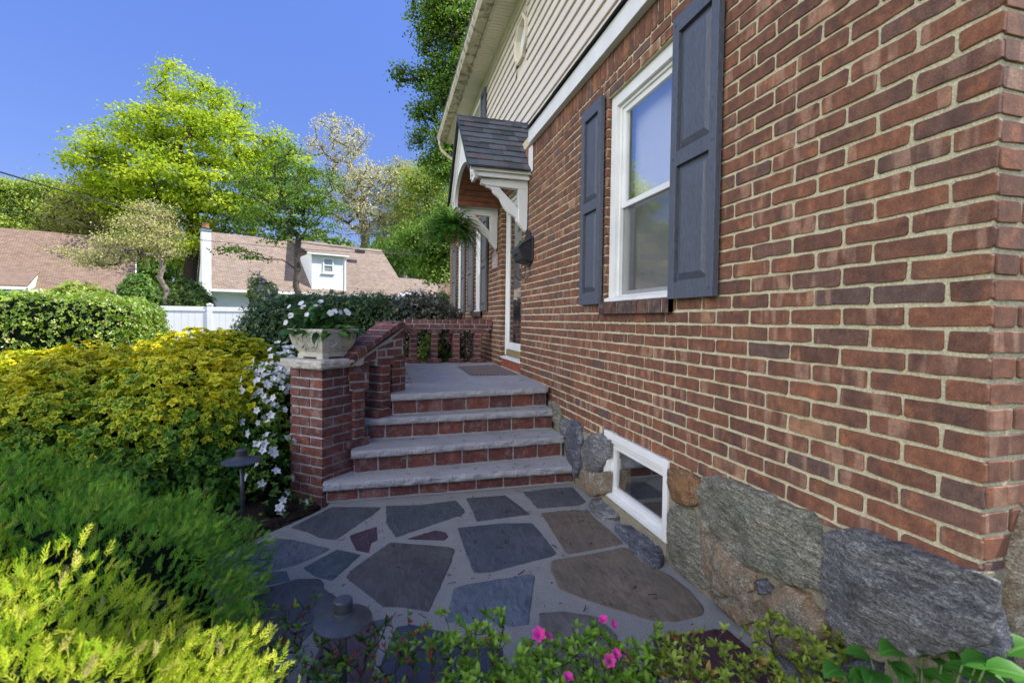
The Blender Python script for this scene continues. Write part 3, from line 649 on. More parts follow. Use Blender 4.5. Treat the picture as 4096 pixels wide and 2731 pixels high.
# rubble foundation
found = MB(); X = -.03
def fpoly(f, L): return [(atx(f(*p), -.04)[1], atx(f(*p), -.04)[2]) for p in L]
fm = MB()
topc = [(0.0, .66), (.12, .645), (.22, .63), (.35, .61), (.5, .59), (.62, .565), (.8, .55), (1.0, .53), (1.2, .52), (1.39, .515)]
fm.prism([(-.006, y, z) for y, z in topc] + [(-.006, 1.4, -.1), (-.006, -.02, -.1), (-.006, -.012, .672)], (.014, 0, 0))
fm.box((-.012, 1.4, -.1), (.12, 2.19, .094)); fm.prism([(-.006, 2.19, -.1), (-.006, 2.19, .52), (-.006, 2.5, .45), (-.006, 2.75, .44), (-.006, 3.0, .44), (-.006, 3.3, .50), (-.006, 3.5, .45), (-.006, 3.5, -.1)], (.014, 0, 0))
fm.prism([(0.009, -.008, -.1), (0.009, -.008, .66), (2.5, -.008, .72), (2.5, -.008, -.1)], (0, .016, 0))
fo = fm.build("foundation", M['footmortar'], house)
def rock(name, f, L, h, mat, seed, amp=.012, nf=9, ridged=0, xw=-.006, **kw):
    mb = MB(); poly = [np.array(p) for p in fpoly(f, L)]; pc_ = sum(poly) / len(poly); poly = [pc_ + (p - pc_) * 1.07 for p in poly]
    slabstone(mb, (xw, 0, 0), (0, 1, 0), (0, 0, 1), (-1, 0, 0), poly, h, amp, nf, rings=(1, .99, .965, .9, .78, .68, .57, .46, .35, .24, .13), edge=.28, n=150, jit=.013, rad=.004, c=(random.random(), random.random(), random.random()), seed=seed, back=.01, ridged=ridged, facet=h * .9)
    return mb.build("foundation_stone", M[mat], fo, smooth=True)
rock("", ZB, [(945, 610), (1050, 615), (1148, 680), (1150, 760), (1155, 850), (1100, 875), (960, 830), (948, 740)], .05, 'rust', 1)
rock("", ZB, [(1215, 690), (1320, 680), (1500, 745), (1750, 860), (1940, 930), (2010, 1010), (2040, 1150), (2090, 1280), (2112, 1400), (2100, 1500), (2050, 1490), (1900, 1440), (1600, 1330), (1400, 1240), (1240, 1050), (1180, 920), (1180, 780)], .05, 'gneissA', 2, .016, 7, .02)
rock("", ZB, [(980, 900), (1060, 890), (1110, 910), (1165, 1050), (1200, 1240), (1230, 1440), (1200, 1480), (1050, 1370), (940, 1260), (955, 1050)], .045, 'gneissA', 3)
rock("", ZB, [(1195, 1110), (1250, 1095), (1390, 1220), (1555, 1360), (1550, 1480), (1420, 1560), (1240, 1440), (1195, 1230)], .05, 'stoneC', 4)
rock("", ZC, [(340, 190), (450, 225), (600, 200), (640, 370), (560, 390), (420, 260)], .045, 'stoneC', 14)
rock("", ZB, [(1570, 1425), (1640, 1420), (1700, 1470), (1710, 1530), (1590, 1530)], .035, 'darkstone', 5)
rock("", ZC, [(650, 270), (750, 200), (830, 160), (960, 200), (1000, 290), (1090, 380), (1060, 520), (900, 600), (700, 500), (650, 360)], .06, 'stoneC', 6)
rock("", ZB, [(1125, 975), (1180, 960), (1260, 1040), (1250, 1070), (1200, 1060)], .03, 'stoneC', 16)
rock("", Z31, [(280, 930), (340, 895), (480, 900), (620, 960), (820, 1040), (1000, 1100), (1100, 1150), (1185, 1200), (1175, 1300), (1160, 1500), (1000, 1560), (700, 1560), (450, 1490), (330, 1390), (290, 1200), (295, 1000)], .075, 'gneissB', 7, .018, 7, .025)
rock("", ZC, [(750, 560), (900, 620), (1100, 560), (1400, 640), (1380, 800), (900, 800)], .06, 'darkstone', 8)
rock("", ZB, [(330, 400), (380, 350), (440, 345), (500, 400), (495, 500), (440, 620), (420, 635), (310, 560), (300, 480)], .045, 'gneissB', 9)
rock("", ZB, [(300, 600), (430, 640), (495, 620), (490, 770), (400, 800), (280, 700)], .05, 'stoneC', 10)
rock("", ZB, [(215, 250), (250, 245), (300, 300), (312, 400), (295, 600), (275, 650), (210, 520), (200, 340)], .05, 'darkstone', 11)
rock("", ZB, [(155, 240), (185, 230), (212, 300), (195, 370), (160, 370)], .04, 'gneissB', 12)
rock("", ZB, [(70, 110), (100, 105), (135, 150), (150, 240), (145, 290), (110, 250)], .04, 'gneissA', 13)
# sill stones lying below the basement window, stepping out onto the paving
def ground_rock(f, L, z, h, mat, seed, amp=.012, ridged=0):
    mb = MB(); poly = [atz(f(*p), z)[:2] for p in L]
    slabstone(mb, (0, 0, z - h), (1, 0, 0), (0, 1, 0), (0, 0, 1), poly, h, amp, 12, rings=(1, .97, .93, .86, .76, .64, .52, .4, .28, .16), edge=.6, n=100, jit=.006, rad=.03, c=(random.random(), random.random(), random.random()), seed=seed, back=.03, ridged=ridged)
    mb.build("foundation_stone", M[mat], fo, smooth=True)
ground_rock(ZB, [(370, 820), (440, 795), (550, 800), (680, 890), (640, 935), (520, 935), (430, 900)], .05, .05, 'gneissB', 21)
ground_rock(ZB, [(660, 920), (760, 915), (870, 1020), (700, 980)], .06, .06, 'darkstone', 22)
ground_rock(ZB, [(560, 980), (640, 975), (800, 1040), (940, 1130), (935, 1200), (930, 1260), (850, 1275), (740, 1200), (640, 1080)], .05, .05, 'darkstone', 23, .016, .03)
# stones of the return wall
def rock2(poly, h, mat, seed):
    mb = MB(); slabstone(mb, (0, -.008, 0), (1, 0, 0), (0, 0, 1), (0, -1, 0), poly, h, .014, 8, rings=(1, .97, .93, .86, .76, .64, .52, .4, .28, .16), edge=.7, n=100, jit=.008, rad=.04, c=(random.random(), random.random(), random.random()), seed=seed, back=.02)
    mb.build("foundation_stone", M[mat], fo, smooth=True)
rock2([(-.03, .02), (-.03, .36), (-.02, .56), (.03, .62), (.055, .45), (.06, .1)], .05, 'darkstone', 31)
rock2([(.075, .1), (.07, .55), (.10, .72), (.17, .86), (.5, .9), (.9, .7), (.85, .1)], .05, 'stoneC', 32)
rock2([(.93, .1), (.95, .7), (1.4, .8), (1.9, .6), (1.9, .1)], .05, 'gneissA', 33)
# ================================================================== stoop
stoop = empty("front_steps", (-.9, 3, 0), "four grey stone steps with red brick risers up to the porch landing", "steps")
HT = [.15, .33, .51, .69]; TT = .056
TL = [atz(Z6(345, 1240), .15), atz(Z6(550, 1005), .33), atz(Z6(650, 770), .51), atz(Z6(838, 592), .69)]
TR = [atz(Z6(2155, 1108), .15), atz(Z6(2070, 897), .33), atz(Z6(1995, 702), .51), atz(Z6(1955, 540), .69)]
def tread(i, back):
    a = TL[i][:2]; b = TR[i][:2]; z = HT[i]; mb = MB(); n = 240; vs = []; fs = []; rng_ = 7
    e = (b - a) / np.linalg.norm(b - a); nrm = np.array([e[1], -e[0]])
    outline = []
    # front edge from left to right with a rounded right corner, then the wall side
    rads = .05
    for k in range(n + 1): outline.append((a + (b - a) * k / n, nrm))
    for k in range(1, 7):
        q = pi / 2 * k / 6; outline.append((b + e * rads * sin(q) - nrm * rads * (1 - cos(q)), nrm * cos(q) + e * sin(q)))
    xr = outline[-1][0][0]
    for k in range(1, 5): outline.append((outline[-1][0] - nrm * .05, e))
    m_ = len(outline); Zs = [z, z - .006, z - .018, z - .032, z - .046, z - TT]
    for j, zz in enumerate(Zs):
        for p, q in outline:
            t = Vector((p[0] * 11, p[1] * 11 + i * 7, zz * 30)); d_ = mnoise.fractal(t, .9, 2.2, 4) * .009 + abs(mnoise.noise(Vector((p[0] * 38, i * 9, zz * 70)))) * .006
            if j == 0: d_ *= .35
            bul = [0, .003, .006, .007, .004, -.004][j]
            r_ = p + q * (d_ + bul); vs.append((r_[0], r_[1], zz + mnoise.noise(t * .4) * (.003 if j else .0006)))
    for j in range(len(Zs) - 1):
        for k in range(m_ - 1): fs.append((j * m_ + k, (j + 1) * m_ + k, (j + 1) * m_ + k + 1, j * m_ + k + 1))
    # top and underside
    bl = [(xr, back, z), (a[0], back, z)]
    i0 = len(vs); vs += [bl[0], bl[1], (xr, back, z - TT), (a[0], back, z - TT)]
    fs.append(tuple(range(m_)) + (i0, i0 + 1)); fs.append(tuple(range((len(Zs) - 1) * m_, len(Zs) * m_))[::-1] + (i0 + 3, i0 + 2))
    fs += [(0, i0 + 1, i0 + 3, (len(Zs) - 1) * m_)] + [(m_ - 1, (len(Zs)) * m_ - 1, i0 + 2, i0), (i0, i0 + 2, i0 + 3, i0 + 1)]
    mb.add(vs, fs); return mb.build("tread", M['tread'], stoop)
backs = [TL[1][1] + .2, TL[2][1] + .2, TL[3][1] + .25, 3.62]
for i in range(4): tread(i, backs[i])
def riser(i):
    a = TL[i][:2].copy(); b = TR[i][:2].copy(); z1 = HT[i] - TT; z0 = 0.0 if i == 0 else HT[i - 1]
    e = (b - a) / np.linalg.norm(b - a); nrm = np.array([e[1], -e[0]]); a = a - nrm * .035 + e * .02; b = b - nrm * .035 + e * .03
    L = np.linalg.norm(b - a); mb = MB(); U = (e[0], e[1], 0); O = (a[0], a[1], 0); Nn = (nrm[0], nrm[1], 0)
    g = .012; n = int(round(L / .225)); u = random.uniform(-.08, -.0) if i else .0; w_ = .214
    while u < L - .03:
        p, q = max(u, 0) + g / 2, min(u + w_, L) - g / 2
        if q - p > .03: mb.brick(O, U, (0, 0, 1), Nn, [(p, z0 + .014), (q, z0 + .014), (q, z1 - .006), (p, z1 - .006)], sub=.03)
        u += w_
    r_ = mb.build("riser", M['rbrick'], stoop)
    mb = MB(); A = np.array([*(a - nrm * .006), 0]); B = np.array([*(b - nrm * .006), 0]); D_ = np.array([*(-nrm * .1), 0])
    mb.prism([A + [0, 0, z0], B + [0, 0, z0], B + [0, 0, z1 + .003], A + [0, 0, z1 + .003]], D_); mb.build("mortar", M['rmortar'], r_)
for i in range(4): riser(i)
# landing: big square slabs with thin joints, brick body below
lx0, lx1, ly0, ly1 = -1.44, -.004, 3.42, 6.02
mb = MB(); mb.box((lx0 + .03, ly0 + .3, .0), (lx1, ly1 - .01, .63)); mb.build("landing_base", M['rmortar'], stoop)
mb = MB()
ys = [ly0 + .2, 4.17, 4.75, 5.2, 5.72, ly1]; xs_ = [lx0, -1.25, -.67, lx1]
for j in range(len(ys) - 1):
    for k in range(3):
        mb.prism([(xs_[k] + .003, ys[j] + .003, .6), (xs_[k + 1] - .003, ys[j] + .003, .6), (xs_[k + 1] - .003, ys[j + 1] - .003, .6), (xs_[k] + .003, ys[j + 1] - .003, .6)], (0, 0, .0895 + random.uniform(-.0006, .0006)))
mb.build("landing_slab", M['tread'], stoop, bevel=.002)
mb = MB(); mb.box((lx0 + .01, ly0 + .15, .59), (lx1, ly1 - .005, .684)); mb.build("joint_mortar", M['rmortar'], stoop)
mb = MB(); rows = [(.02 + .0775 * k, .02 + .0775 * (k + 1), .1 if k % 2 else .2) for k in range(7)]
courses(mb, (lx0 + .03, ly0 + .3, 0), (0, 1, 0), (0, 0, 1), (-1, 0, 0), 0, ly1 - ly0 - .3, rows); courses(mb, (lx0 + .03, ly1 - .01, 0), (1, 0, 0), (0, 0, 1), (0, 1, 0), 0, lx1 - lx0, rows); mb.build("landing_side", M['rbrick'], stoop)
# -------- brick pillar with stone cap
PC = atz(Z6(340, 1225), .15)[:2]; PA = radians(49); pw = .325
eR = np.array([cos(PA), sin(PA)]); eL = np.array([-sin(PA), cos(PA)])      # along the right and the left visible faces
pil = empty("brick_pillar", (PC[0], PC[1], 0), "square red brick pillar with a rough stone cap at the left foot of the steps", "pillar")
mb = MB(); ph = .945; C2 = .0693
for face, (O2, U2, N2) in enumerate([((PC[0], PC[1]), eR, -eL), ((PC + eL * pw)[:2], -eL, -eR), ((PC + (eR + eL) * pw)[:2], -eR, eL), ((PC + eR * pw)[:2], eL, eR)]):
    rows = [(C2 * k - .03, C2 * (k + 1) - .03, (.205 if (k + face) % 2 else .107)) for k in range(14)]
    courses(mb, (O2[0], O2[1], 0), (U2[0], U2[1], 0), (0, 0, 1), (N2[0], N2[1], 0), .0015 if face % 2 else .012, pw - (.012 if face % 2 == 0 else .0), rows, g=.014, rr=.004, back=.011 if face % 2 else .011, sub=.03)
mb.build("shaft", M['rbrick'], pil)
mb = MB(); i_ = .009; A = PC + (eR + eL) * i_; q = pw - 2 * i_
mb.prism([(*A, -.05), (*(A + eR * q), -.05), (*(A + (eR + eL) * q), -.05), (*(A + eL * q), -.05)], (0, 0, ph + .05)); mb.build("shaft_mortar", M['rmortar'], pil)
def rockslab(name, poly, z0, z1, mat, parent, amp=.012, seed=0):
    """flat slab with rock-faced edges"""
    P = smoothpoly(poly, 130, .002, .02, seed); cen = sum(P) / len(P); mb = MB(); vs = []; fs = []; m_ = len(P); Zs = [z1, z1 - .004, z1 - (z1 - z0) * .3, z1 - (z1 - z0) * .55, z1 - (z1 - z0) * .8, z0]
    for j, zz in enumerate(Zs):
        for p in P:
            d_ = (p - cen) / np.linalg.norm(p - cen); t = Vector((p[0] * 14 + seed, p[1] * 14, zz * 26)); a = (mnoise.fractal(t, .8, 2.1, 4) * amp + abs(mnoise.noise(t * 2.3)) * amp * .7 + [-.004, .002, .008, .004, 0, -.01][j]) * (0.3 if j == 0 else 1)
            r_ = p + d_ * a; vs.append((r_[0], r_[1], zz))
    for j in range(len(Zs) - 1):
        for k in range(m_): fs.append((j * m_ + k, (j + 1) * m_ + k, (j + 1) * m_ + (k + 1) % m_, j * m_ + (k + 1) % m_))
    fs += [tuple(range(m_)), tuple(range((len(Zs) - 1) * m_, len(Zs) * m_))[::-1]]; mb.add(vs, fs); return mb.build(name, M[mat], parent)
ov = .045; A = PC - (eR + eL) * ov; q = pw + 2 * ov
rockslab("cap_stone", [A, A + eR * q, A + (eR + eL) * q, A + eL * q], ph, ph + .062, 'capstone', pil, .012, 4)
# -------- sloping brick railing (A = foot, B = upper end)
rail = empty("sloping_brick_railing", (-1.5, 3.2, 0), "sloping red brick railing with a row of capping bricks rising beside the steps", "railing")
RA = np.array([-1.712, 2.885]); RB = np.array([-1.335, 3.262]); er = (RB - RA) / np.linalg.norm(RB - RA); nr = np.array([er[1], -er[0]])   # nr: towards the steps
O3 = (RA[0], RA[1], 0)
def onrail(p):
    w_ = atpl(p, O3, (nr[0], nr[1], 0)); return (float(np.dot(w_[:2] - RA, er)), float(w_[2]))
th = .2
U3 = (er[0], er[1], 0); N3 = (nr[0], nr[1], 0)
def rpts(L, f=Z8): return [onrail(f(*p)) for p in L]
def extr(mb, poly2, d0, d1, c=None):
    """poly2 in (s,z); d0..d1 distance behind the inner face"""
    P = [(RA[0] + er[0] * s - nr[0] * d0, RA[1] + er[1] * s - nr[1] * d0, z) for s, z in poly2]
    return mb.prism(P, (-nr[0] * (d1 - d0), -nr[1] * (d1 - d0), 0), c)
mb = MB()
body = [[(875, 890), (1108, 880), (1108, 995), (872, 1000)], [(872, 1012), (1060, 1005), (1060, 1092), (872, 1100)], [(1085, 1000), (1108, 998), (1108, 1082), (1085, 1085)],
        [(888, 1128), (1105, 1108), (1105, 1180), (888, 1200)], [(995, 872), (1195, 738), (1195, 840), (1110, 868), (995, 875)][:4], [(1218, 742), (1302, 742), (1302, 808), (1218, 812)], [(1325, 728), (1495, 722), (1495, 790), (1325, 800)],
        [(1210, 712), (1395, 632), (1395, 700), (1210, 724)], [(1425, 632), (1495, 612), (1495, 686), (1425, 694)], [(1385, 604), (1510, 500), (1510, 590), (1385, 608)], [(1212, 838), (1405, 826), (1405, 900), (1212, 912)]]
for q in body:
    P = rpts(q[::-1]); P = P[::-1] if sum((P[i][0] * P[(i + 1) % 4][1] - P[(i + 1) % 4][0] * P[i][1]) for i in range(4)) < 0 else P
    mb.brick(O3, U3, (0, 0, 1), N3, P, sub=.03, rr=.004)
mb.build("rail_bricks", M['rbrick'], rail)
mb = MB()
top0 = onrail(Z8(985, 852)); top1 = onrail(Z8(1515, 478))
bot1 = onrail(Z8(1060, 1195))[1]; sE = onrail(Z8(1108, 1000))[0]; s2 = onrail(Z8(1210, 880))[0]; s3 = onrail(Z8(1407, 880))[0]; s4 = top1[0]
zt = lambda s: top0[1] + (top1[1] - top0[1]) * (s - top0[0]) / (top1[0] - top0[0])
zb2 = onrail(Z8(1300, 912))[1]; zb1 = onrail(Z8(1150, 868))[1]; zb3 = onrail(Z8(1450, 800))[1]
extr(mb, [(-.02, bot1), (sE, bot1), (sE, zb1), (s2, zb1), (s2, zb2), (s3, zb2), (s3, zb3), (s4, zb3), (s4, zt(s4)), (-.02, zt(-.02))], .007, th)
mb.build("rail_mortar", M['rmortar'], rail)
# capping bricks across the top
mb = MB(); mm = MB(); n = 8; c0 = onrail(Z8(968, 768)); ct = [Z8(970, 765), Z8(1065, 690), Z8(1165, 625), Z8(1260, 570), Z8(1340, 500), Z8(1430, 432), Z8(1520, 392)]
cb = [Z8(988, 850), Z8(1085, 772), Z8(1180, 690), Z8(1270, 622), Z8(1362, 552), Z8(1445, 500), Z8(1520, 462)]
ovh = .022
def onrail2(p):
    o = (RA[0] + nr[0] * ovh, RA[1] + nr[1] * ovh, 0); w_ = atpl(p, o, (nr[0], nr[1], 0)); return np.array([np.dot(w_[:2] - RA, er), w_[2]])
T_ = [onrail2(p) for p in ct]; B_ = [onrail2(p) for p in cb]
T_.insert(0, T_[0] + (T_[0] - T_[1])); B_.insert(0, B_[0] + (B_[0] - B_[1]))
for k in range(len(T_) - 1):
    e = (T_[k + 1] - T_[k]); g = .06
    quad = [T_[k] + e * g, T_[k + 1] - e * g, B_[k + 1] - (B_[k + 1] - B_[k]) * g, B_[k] + (B_[k + 1] - B_[k]) * g]
    P = [(RA[0] + er[0] * s + nr[0] * ovh, RA[1] + er[1] * s + nr[1] * ovh, z) for s, z in quad]
    mb.prism(P, (-nr[0] * .235, -nr[1] * .235, 0), (random.random(), random.random(), random.random()))
ca = mb.build("capping_bricks", M['rbrick'], rail, bevel=.004)
ii = np.array([0, -.004])
poly2 = [t + ii for t in T_] + [b - ii for b in B_[::-1]]
P = [(RA[0] + er[0] * s + nr[0] * (ovh - .006), RA[1] + er[1] * s + nr[1] * (ovh - .006), z) for s, z in poly2]
mm.prism(P, (-nr[0] * .223, -nr[1] * .223, 0)); mm.build("capping_mortar", M['rmortar'], rail)
def baluster(o, ea, ec, zb, zt_, name, parent, basew=.2, colw=.1, dep=.2, capz=None, C=.069, coldep=None, baseh=.062):
    """ea along the rail, ec across (towards the viewer side is +ec); o = centre of the front face, at the floor"""
    mb = MB(); mo = MB(); ea = np.array(ea); ec = np.array(ec); coldep = coldep or dep
    def blk(w_, d_, z0, z1, target, dd=0, c=None):
        a = np.array(o) - ea * w_ / 2 - ec * dd
        P = [a, a + ea * w_, a + ea * w_ - ec * d_, a - ec * d_]; target.prism([(p[0], p[1], z0) for p in P], (0, 0, z1 - z0), c)
    rc = lambda: (random.random(), random.random(), random.random())
    blk(basew, dep, zb + .004, zb + baseh, mb, 0, rc()); z = zb + baseh + .011
    n = max(1, int(round((zt_ - z) / C))); h = (zt_ - z) / n
    for k in range(n): blk(colw * random.uniform(.97, 1.03), coldep, z + k * h, z + (k + 1) * h - .011, mb, (dep - coldep) / 2, rc())
    blk(colw - .012, coldep - .012, zb, zt_, mo, (dep - coldep) / 2 + .006)
    b = mb.build(name, M['rbrick'], parent, bevel=.003); mo.build("mortar", M['rmortar'], b); return b
sA = onrail(Z6(805, 600))[0]; pA = RA + er * sA
# base offset so that the column stands under the cap brick
baluster(pA, er, nr, .51, zb2, "baluster", rail, .2, .1, .2)
sB_ = onrail(Z6(615, 800))[0]; baluster(RA + er * sB_, er, nr, .33, bot1, "baluster", rail, .2, .1, .2)
# end pier at the landing corner, and the rail running back along the landing
mb = MB(); pe = np.array([-1.335, 3.262])
rows = [(.69 + .0655 * k, .69 + .0655 * (k + 1), .105 if k % 2 else .2) for k in range(9)]
ea = np.array([er[0], er[1]])
pO = RB - er * .115
courses(mb, (pO[0] - nr[0] * .03, pO[1] - nr[1] * .03, 0), U3, (0, 0, 1), N3, .0, .16, rows, rr=.003, sub=.03, g=.014)
courses(mb, (pO[0] - nr[0] * .23, pO[1] - nr[1] * .23, 0), (nr[0], nr[1], 0), (0, 0, 1), (-er[0], -er[1], 0), .0, .2, rows, rr=.003, sub=.03, g=.014)
mb.build("end_pier", M['rbrick'], rail)
mb = MB(); a = pO - nr * .037 + er * .007; mb.prism([(*a, .6), (*(a + er * .145), .6), (*(a + er * .145 - nr * .186), .6), (*(a - nr * .186), .6)], (0, 0, .6)); mb.build("end_pier_mortar", M['rmortar'], rail)
def straight_rail(name, label, O, ea, ec, L, posts, zf=.69, zt_=1.30):
    r = empty(name, (O[0], O[1], zf), label, "railing"); ea = np.array(ea, float); ec = np.array(ec, float); U = (ea[0], ea[1], 0); Nn = (ec[0], ec[1], 0)
    zc1 = zt_ - .063; zc0 = zc1 - .066; mb = MB()
    for sgn, O_, U_ in ((1, np.array(O), ea), (-1, np.array(O) - ec * .2 + ea * L, -ea)):
        N_ = ec * sgn; Ot = (O_[0], O_[1], 0); Uu = (U_[0], U_[1], 0); Nn_ = (N_[0], N_[1], 0)
        u = .01
        while u < L - .03: mb.brick(Ot, Uu, (0, 0, 1), Nn_, [(u, zc1 + .004), (min(L, u + .09), zc1 + .004), (min(L, u + .09), zt_), (u, zt_)], rr=.003, sub=.03, back=.01); u += .1035
        courses(mb, Ot, Uu, (0, 0, 1), Nn_, 0, L, [(zc0, zc1, .12)], rr=.003, sub=.03, back=.01)
    u = .01
    while u < L - .03:      # tops of the rowlock bricks
        mb.brick((O[0], O[1], zt_), (ea[0], ea[1], 0), (-ec[0], -ec[1], 0), (0, 0, 1), [(u, .006), (min(L, u + .09), .006), (min(L, u + .09), .194), (u, .194)], rr=.003, sub=.05, back=.012); u += .1035
    mb.build("beam", M['rbrick'], r)
    mb = MB(); a = np.array(O) - ec * .007; b = a + ea * L; c = b - ec * .186; d = a - ec * .186
    mb.prism([(p[0], p[1], zc0 - .004) for p in (a, b, c, d)], (0, 0, zt_ - zc0 - .002)); mb.build("beam_mortar", M['rmortar'], r)
    for p in posts:
        b_ = baluster(np.array(O) + ea * p, ea, ec, zf, zc0 - .066, "baluster", r, .2, .095, .2, C=.067)
        mb = MB(); o_ = np.array(O) + ea * (p - .1); P = [o_, o_ + ea * .2, o_ + ea * .2 - ec * .2, o_ - ec * .2]; mb.prism([(q[0], q[1], zc0 - .062) for q in P], (0, 0, .052), (random.random(), random.random(), random.random())); mb.build("cap_brick", M['rbrick'], b_, bevel=.003)
    return r
straight_rail("brick_railing", "straight red brick railing with openings at the far side of the landing", (-1.235, 5.86), (1, 0), (0, -1), 1.228, [.128, .412, .718, 1.025])
lr0 = np.array([-1.345, 3.5]); lr1 = np.array([-1.255, 5.80]); e_ = (lr1 - lr0) / np.linalg.norm(lr1 - lr0)
straight_rail("brick_railing", "red brick railing running back along the left edge of the landing, seen end on", lr0, e_, (e_[1], -e_[0]), float(np.linalg.norm(lr1 - lr0)), [.35 + .33 * k for k in range(6)], zt_=1.235)
# ================================================================== entrance: door, portico
def door():
    y0, y1 = 4.42, 5.36; x0, x1 = .085, .13; z0, z1 = .845, 2.85
    mb = MB(); mb.box((.02, 4.40, .69), (.15, 5.37, .80)); mb.build("step_below_door", M['orangetile'], house)
    mb = MB(); mb.prism([(.0, 4.40, .802), (.15, 4.40, .802), (.15, 4.40, .842), (.0, 4.40, .825)], (0, .97, 0)); mb.build("door_sill", M['white'], house, bevel=.003)
    mb = MB(); mb.box((.06, y1 - .028, z0), (.15, y1, z1)); mb.box((.06, y0, z0), (.15, y0 + .028, z1)); mb.box((.06, y0 + .028, z1 - .04), (.15, y1 - .028, z1))
    o = mb.build("door_frame", M['white'], house, bevel=.003)
    a, b = y0 + .03, y1 - .03; mb = MB(); f = .075; zb = z0 + .075
    mb.box((.078, a, zb), (.105, a + f, z1 - .045)); mb.box((.078, b - f, zb), (.105, b, z1 - .045)); mb.box((.078, a + f, zb), (.105, b - f, zb + .095)); mb.box((.078, a + f, z1 - .045 - f), (.105, b - f, z1 - .045))
    d = mb.build("storm_door", M['white'], house, bevel=.004)
    mb = MB(); mb.box((.07, a, z0 + .002), (.10, b, zb - .003)); mb.build("kick_strip", M['brass'], d)
    mb = MB(); mb.box((.09, a + f - .004, zb + .09), (.0945, b - f + .004, z1 - .045 - f + .004)); mb.build("pane", M['doorglass'], d)
    mb = MB(); mb.tube([(.075, a + .04, 1.75), (.03, a + .04, 1.75), (.03, a + .13, 1.75)], .008, 8); mb.tube([(.03, a + .04, 1.75), (.03, a + .04, 1.72), (.045, a + .04, 1.66)], [.01, .009, .006], 8); mb.build("handle", M['brass'], d)
    mb = MB(); mb.box((.17, y0, .69), (.2, y1, z1)); mb.build("front_door", M['doorpaint'], house)
M['orangetile'] = plain("terracotta riser", (.30, .09, .045), .8, .25, 9, .2, 60)
M['brass'] = plain("aged brass", (.30, .24, .10), .4, .2, 10, 0)
M['doorpaint'] = plain("dark door", (.07, .05, .045), .5, .1, 5, 0)
mt, nt, b = newmat("door pane"); b.inputs['Base Color'].default_value = (.01, .012, .012, 1)
gl = nt.nodes.new("ShaderNodeBsdfGlossy"); gl.inputs['Roughness'].default_value = .004; gl.inputs[0].default_value = (.95, .97, 1, 1)
n_ = nt.nodes.new("ShaderNodeBump"); n_.inputs['Strength'].default_value = .05; n_.inputs['Distance'].default_value = .02; nt.links.new(nz(nt, coords(nt, (2, 2, 3)), 3, 2), n_.inputs['Height']); nt.links.new(n_.outputs[0], gl.inputs['Normal'])
ms = nt.nodes.new("ShaderNodeMixShader"); fr_ = nt.nodes.new("ShaderNodeFresnel"); fr_.inputs[0].default_value = 2.6; f_ = mth(nt, 'MINIMUM', mth(nt, 'MULTIPLY', fr_.outputs[0], 1.6), 1.0)
nt.links.new(f_, ms.inputs[0]); nt.links.new(b.outputs[0], ms.inputs[1]); nt.links.new(gl.outputs[0], ms.inputs[2]); nt.links.new(ms.outputs[0], nt.nodes["Material Output"].inputs[0]); M['doorglass'] = mt
door()
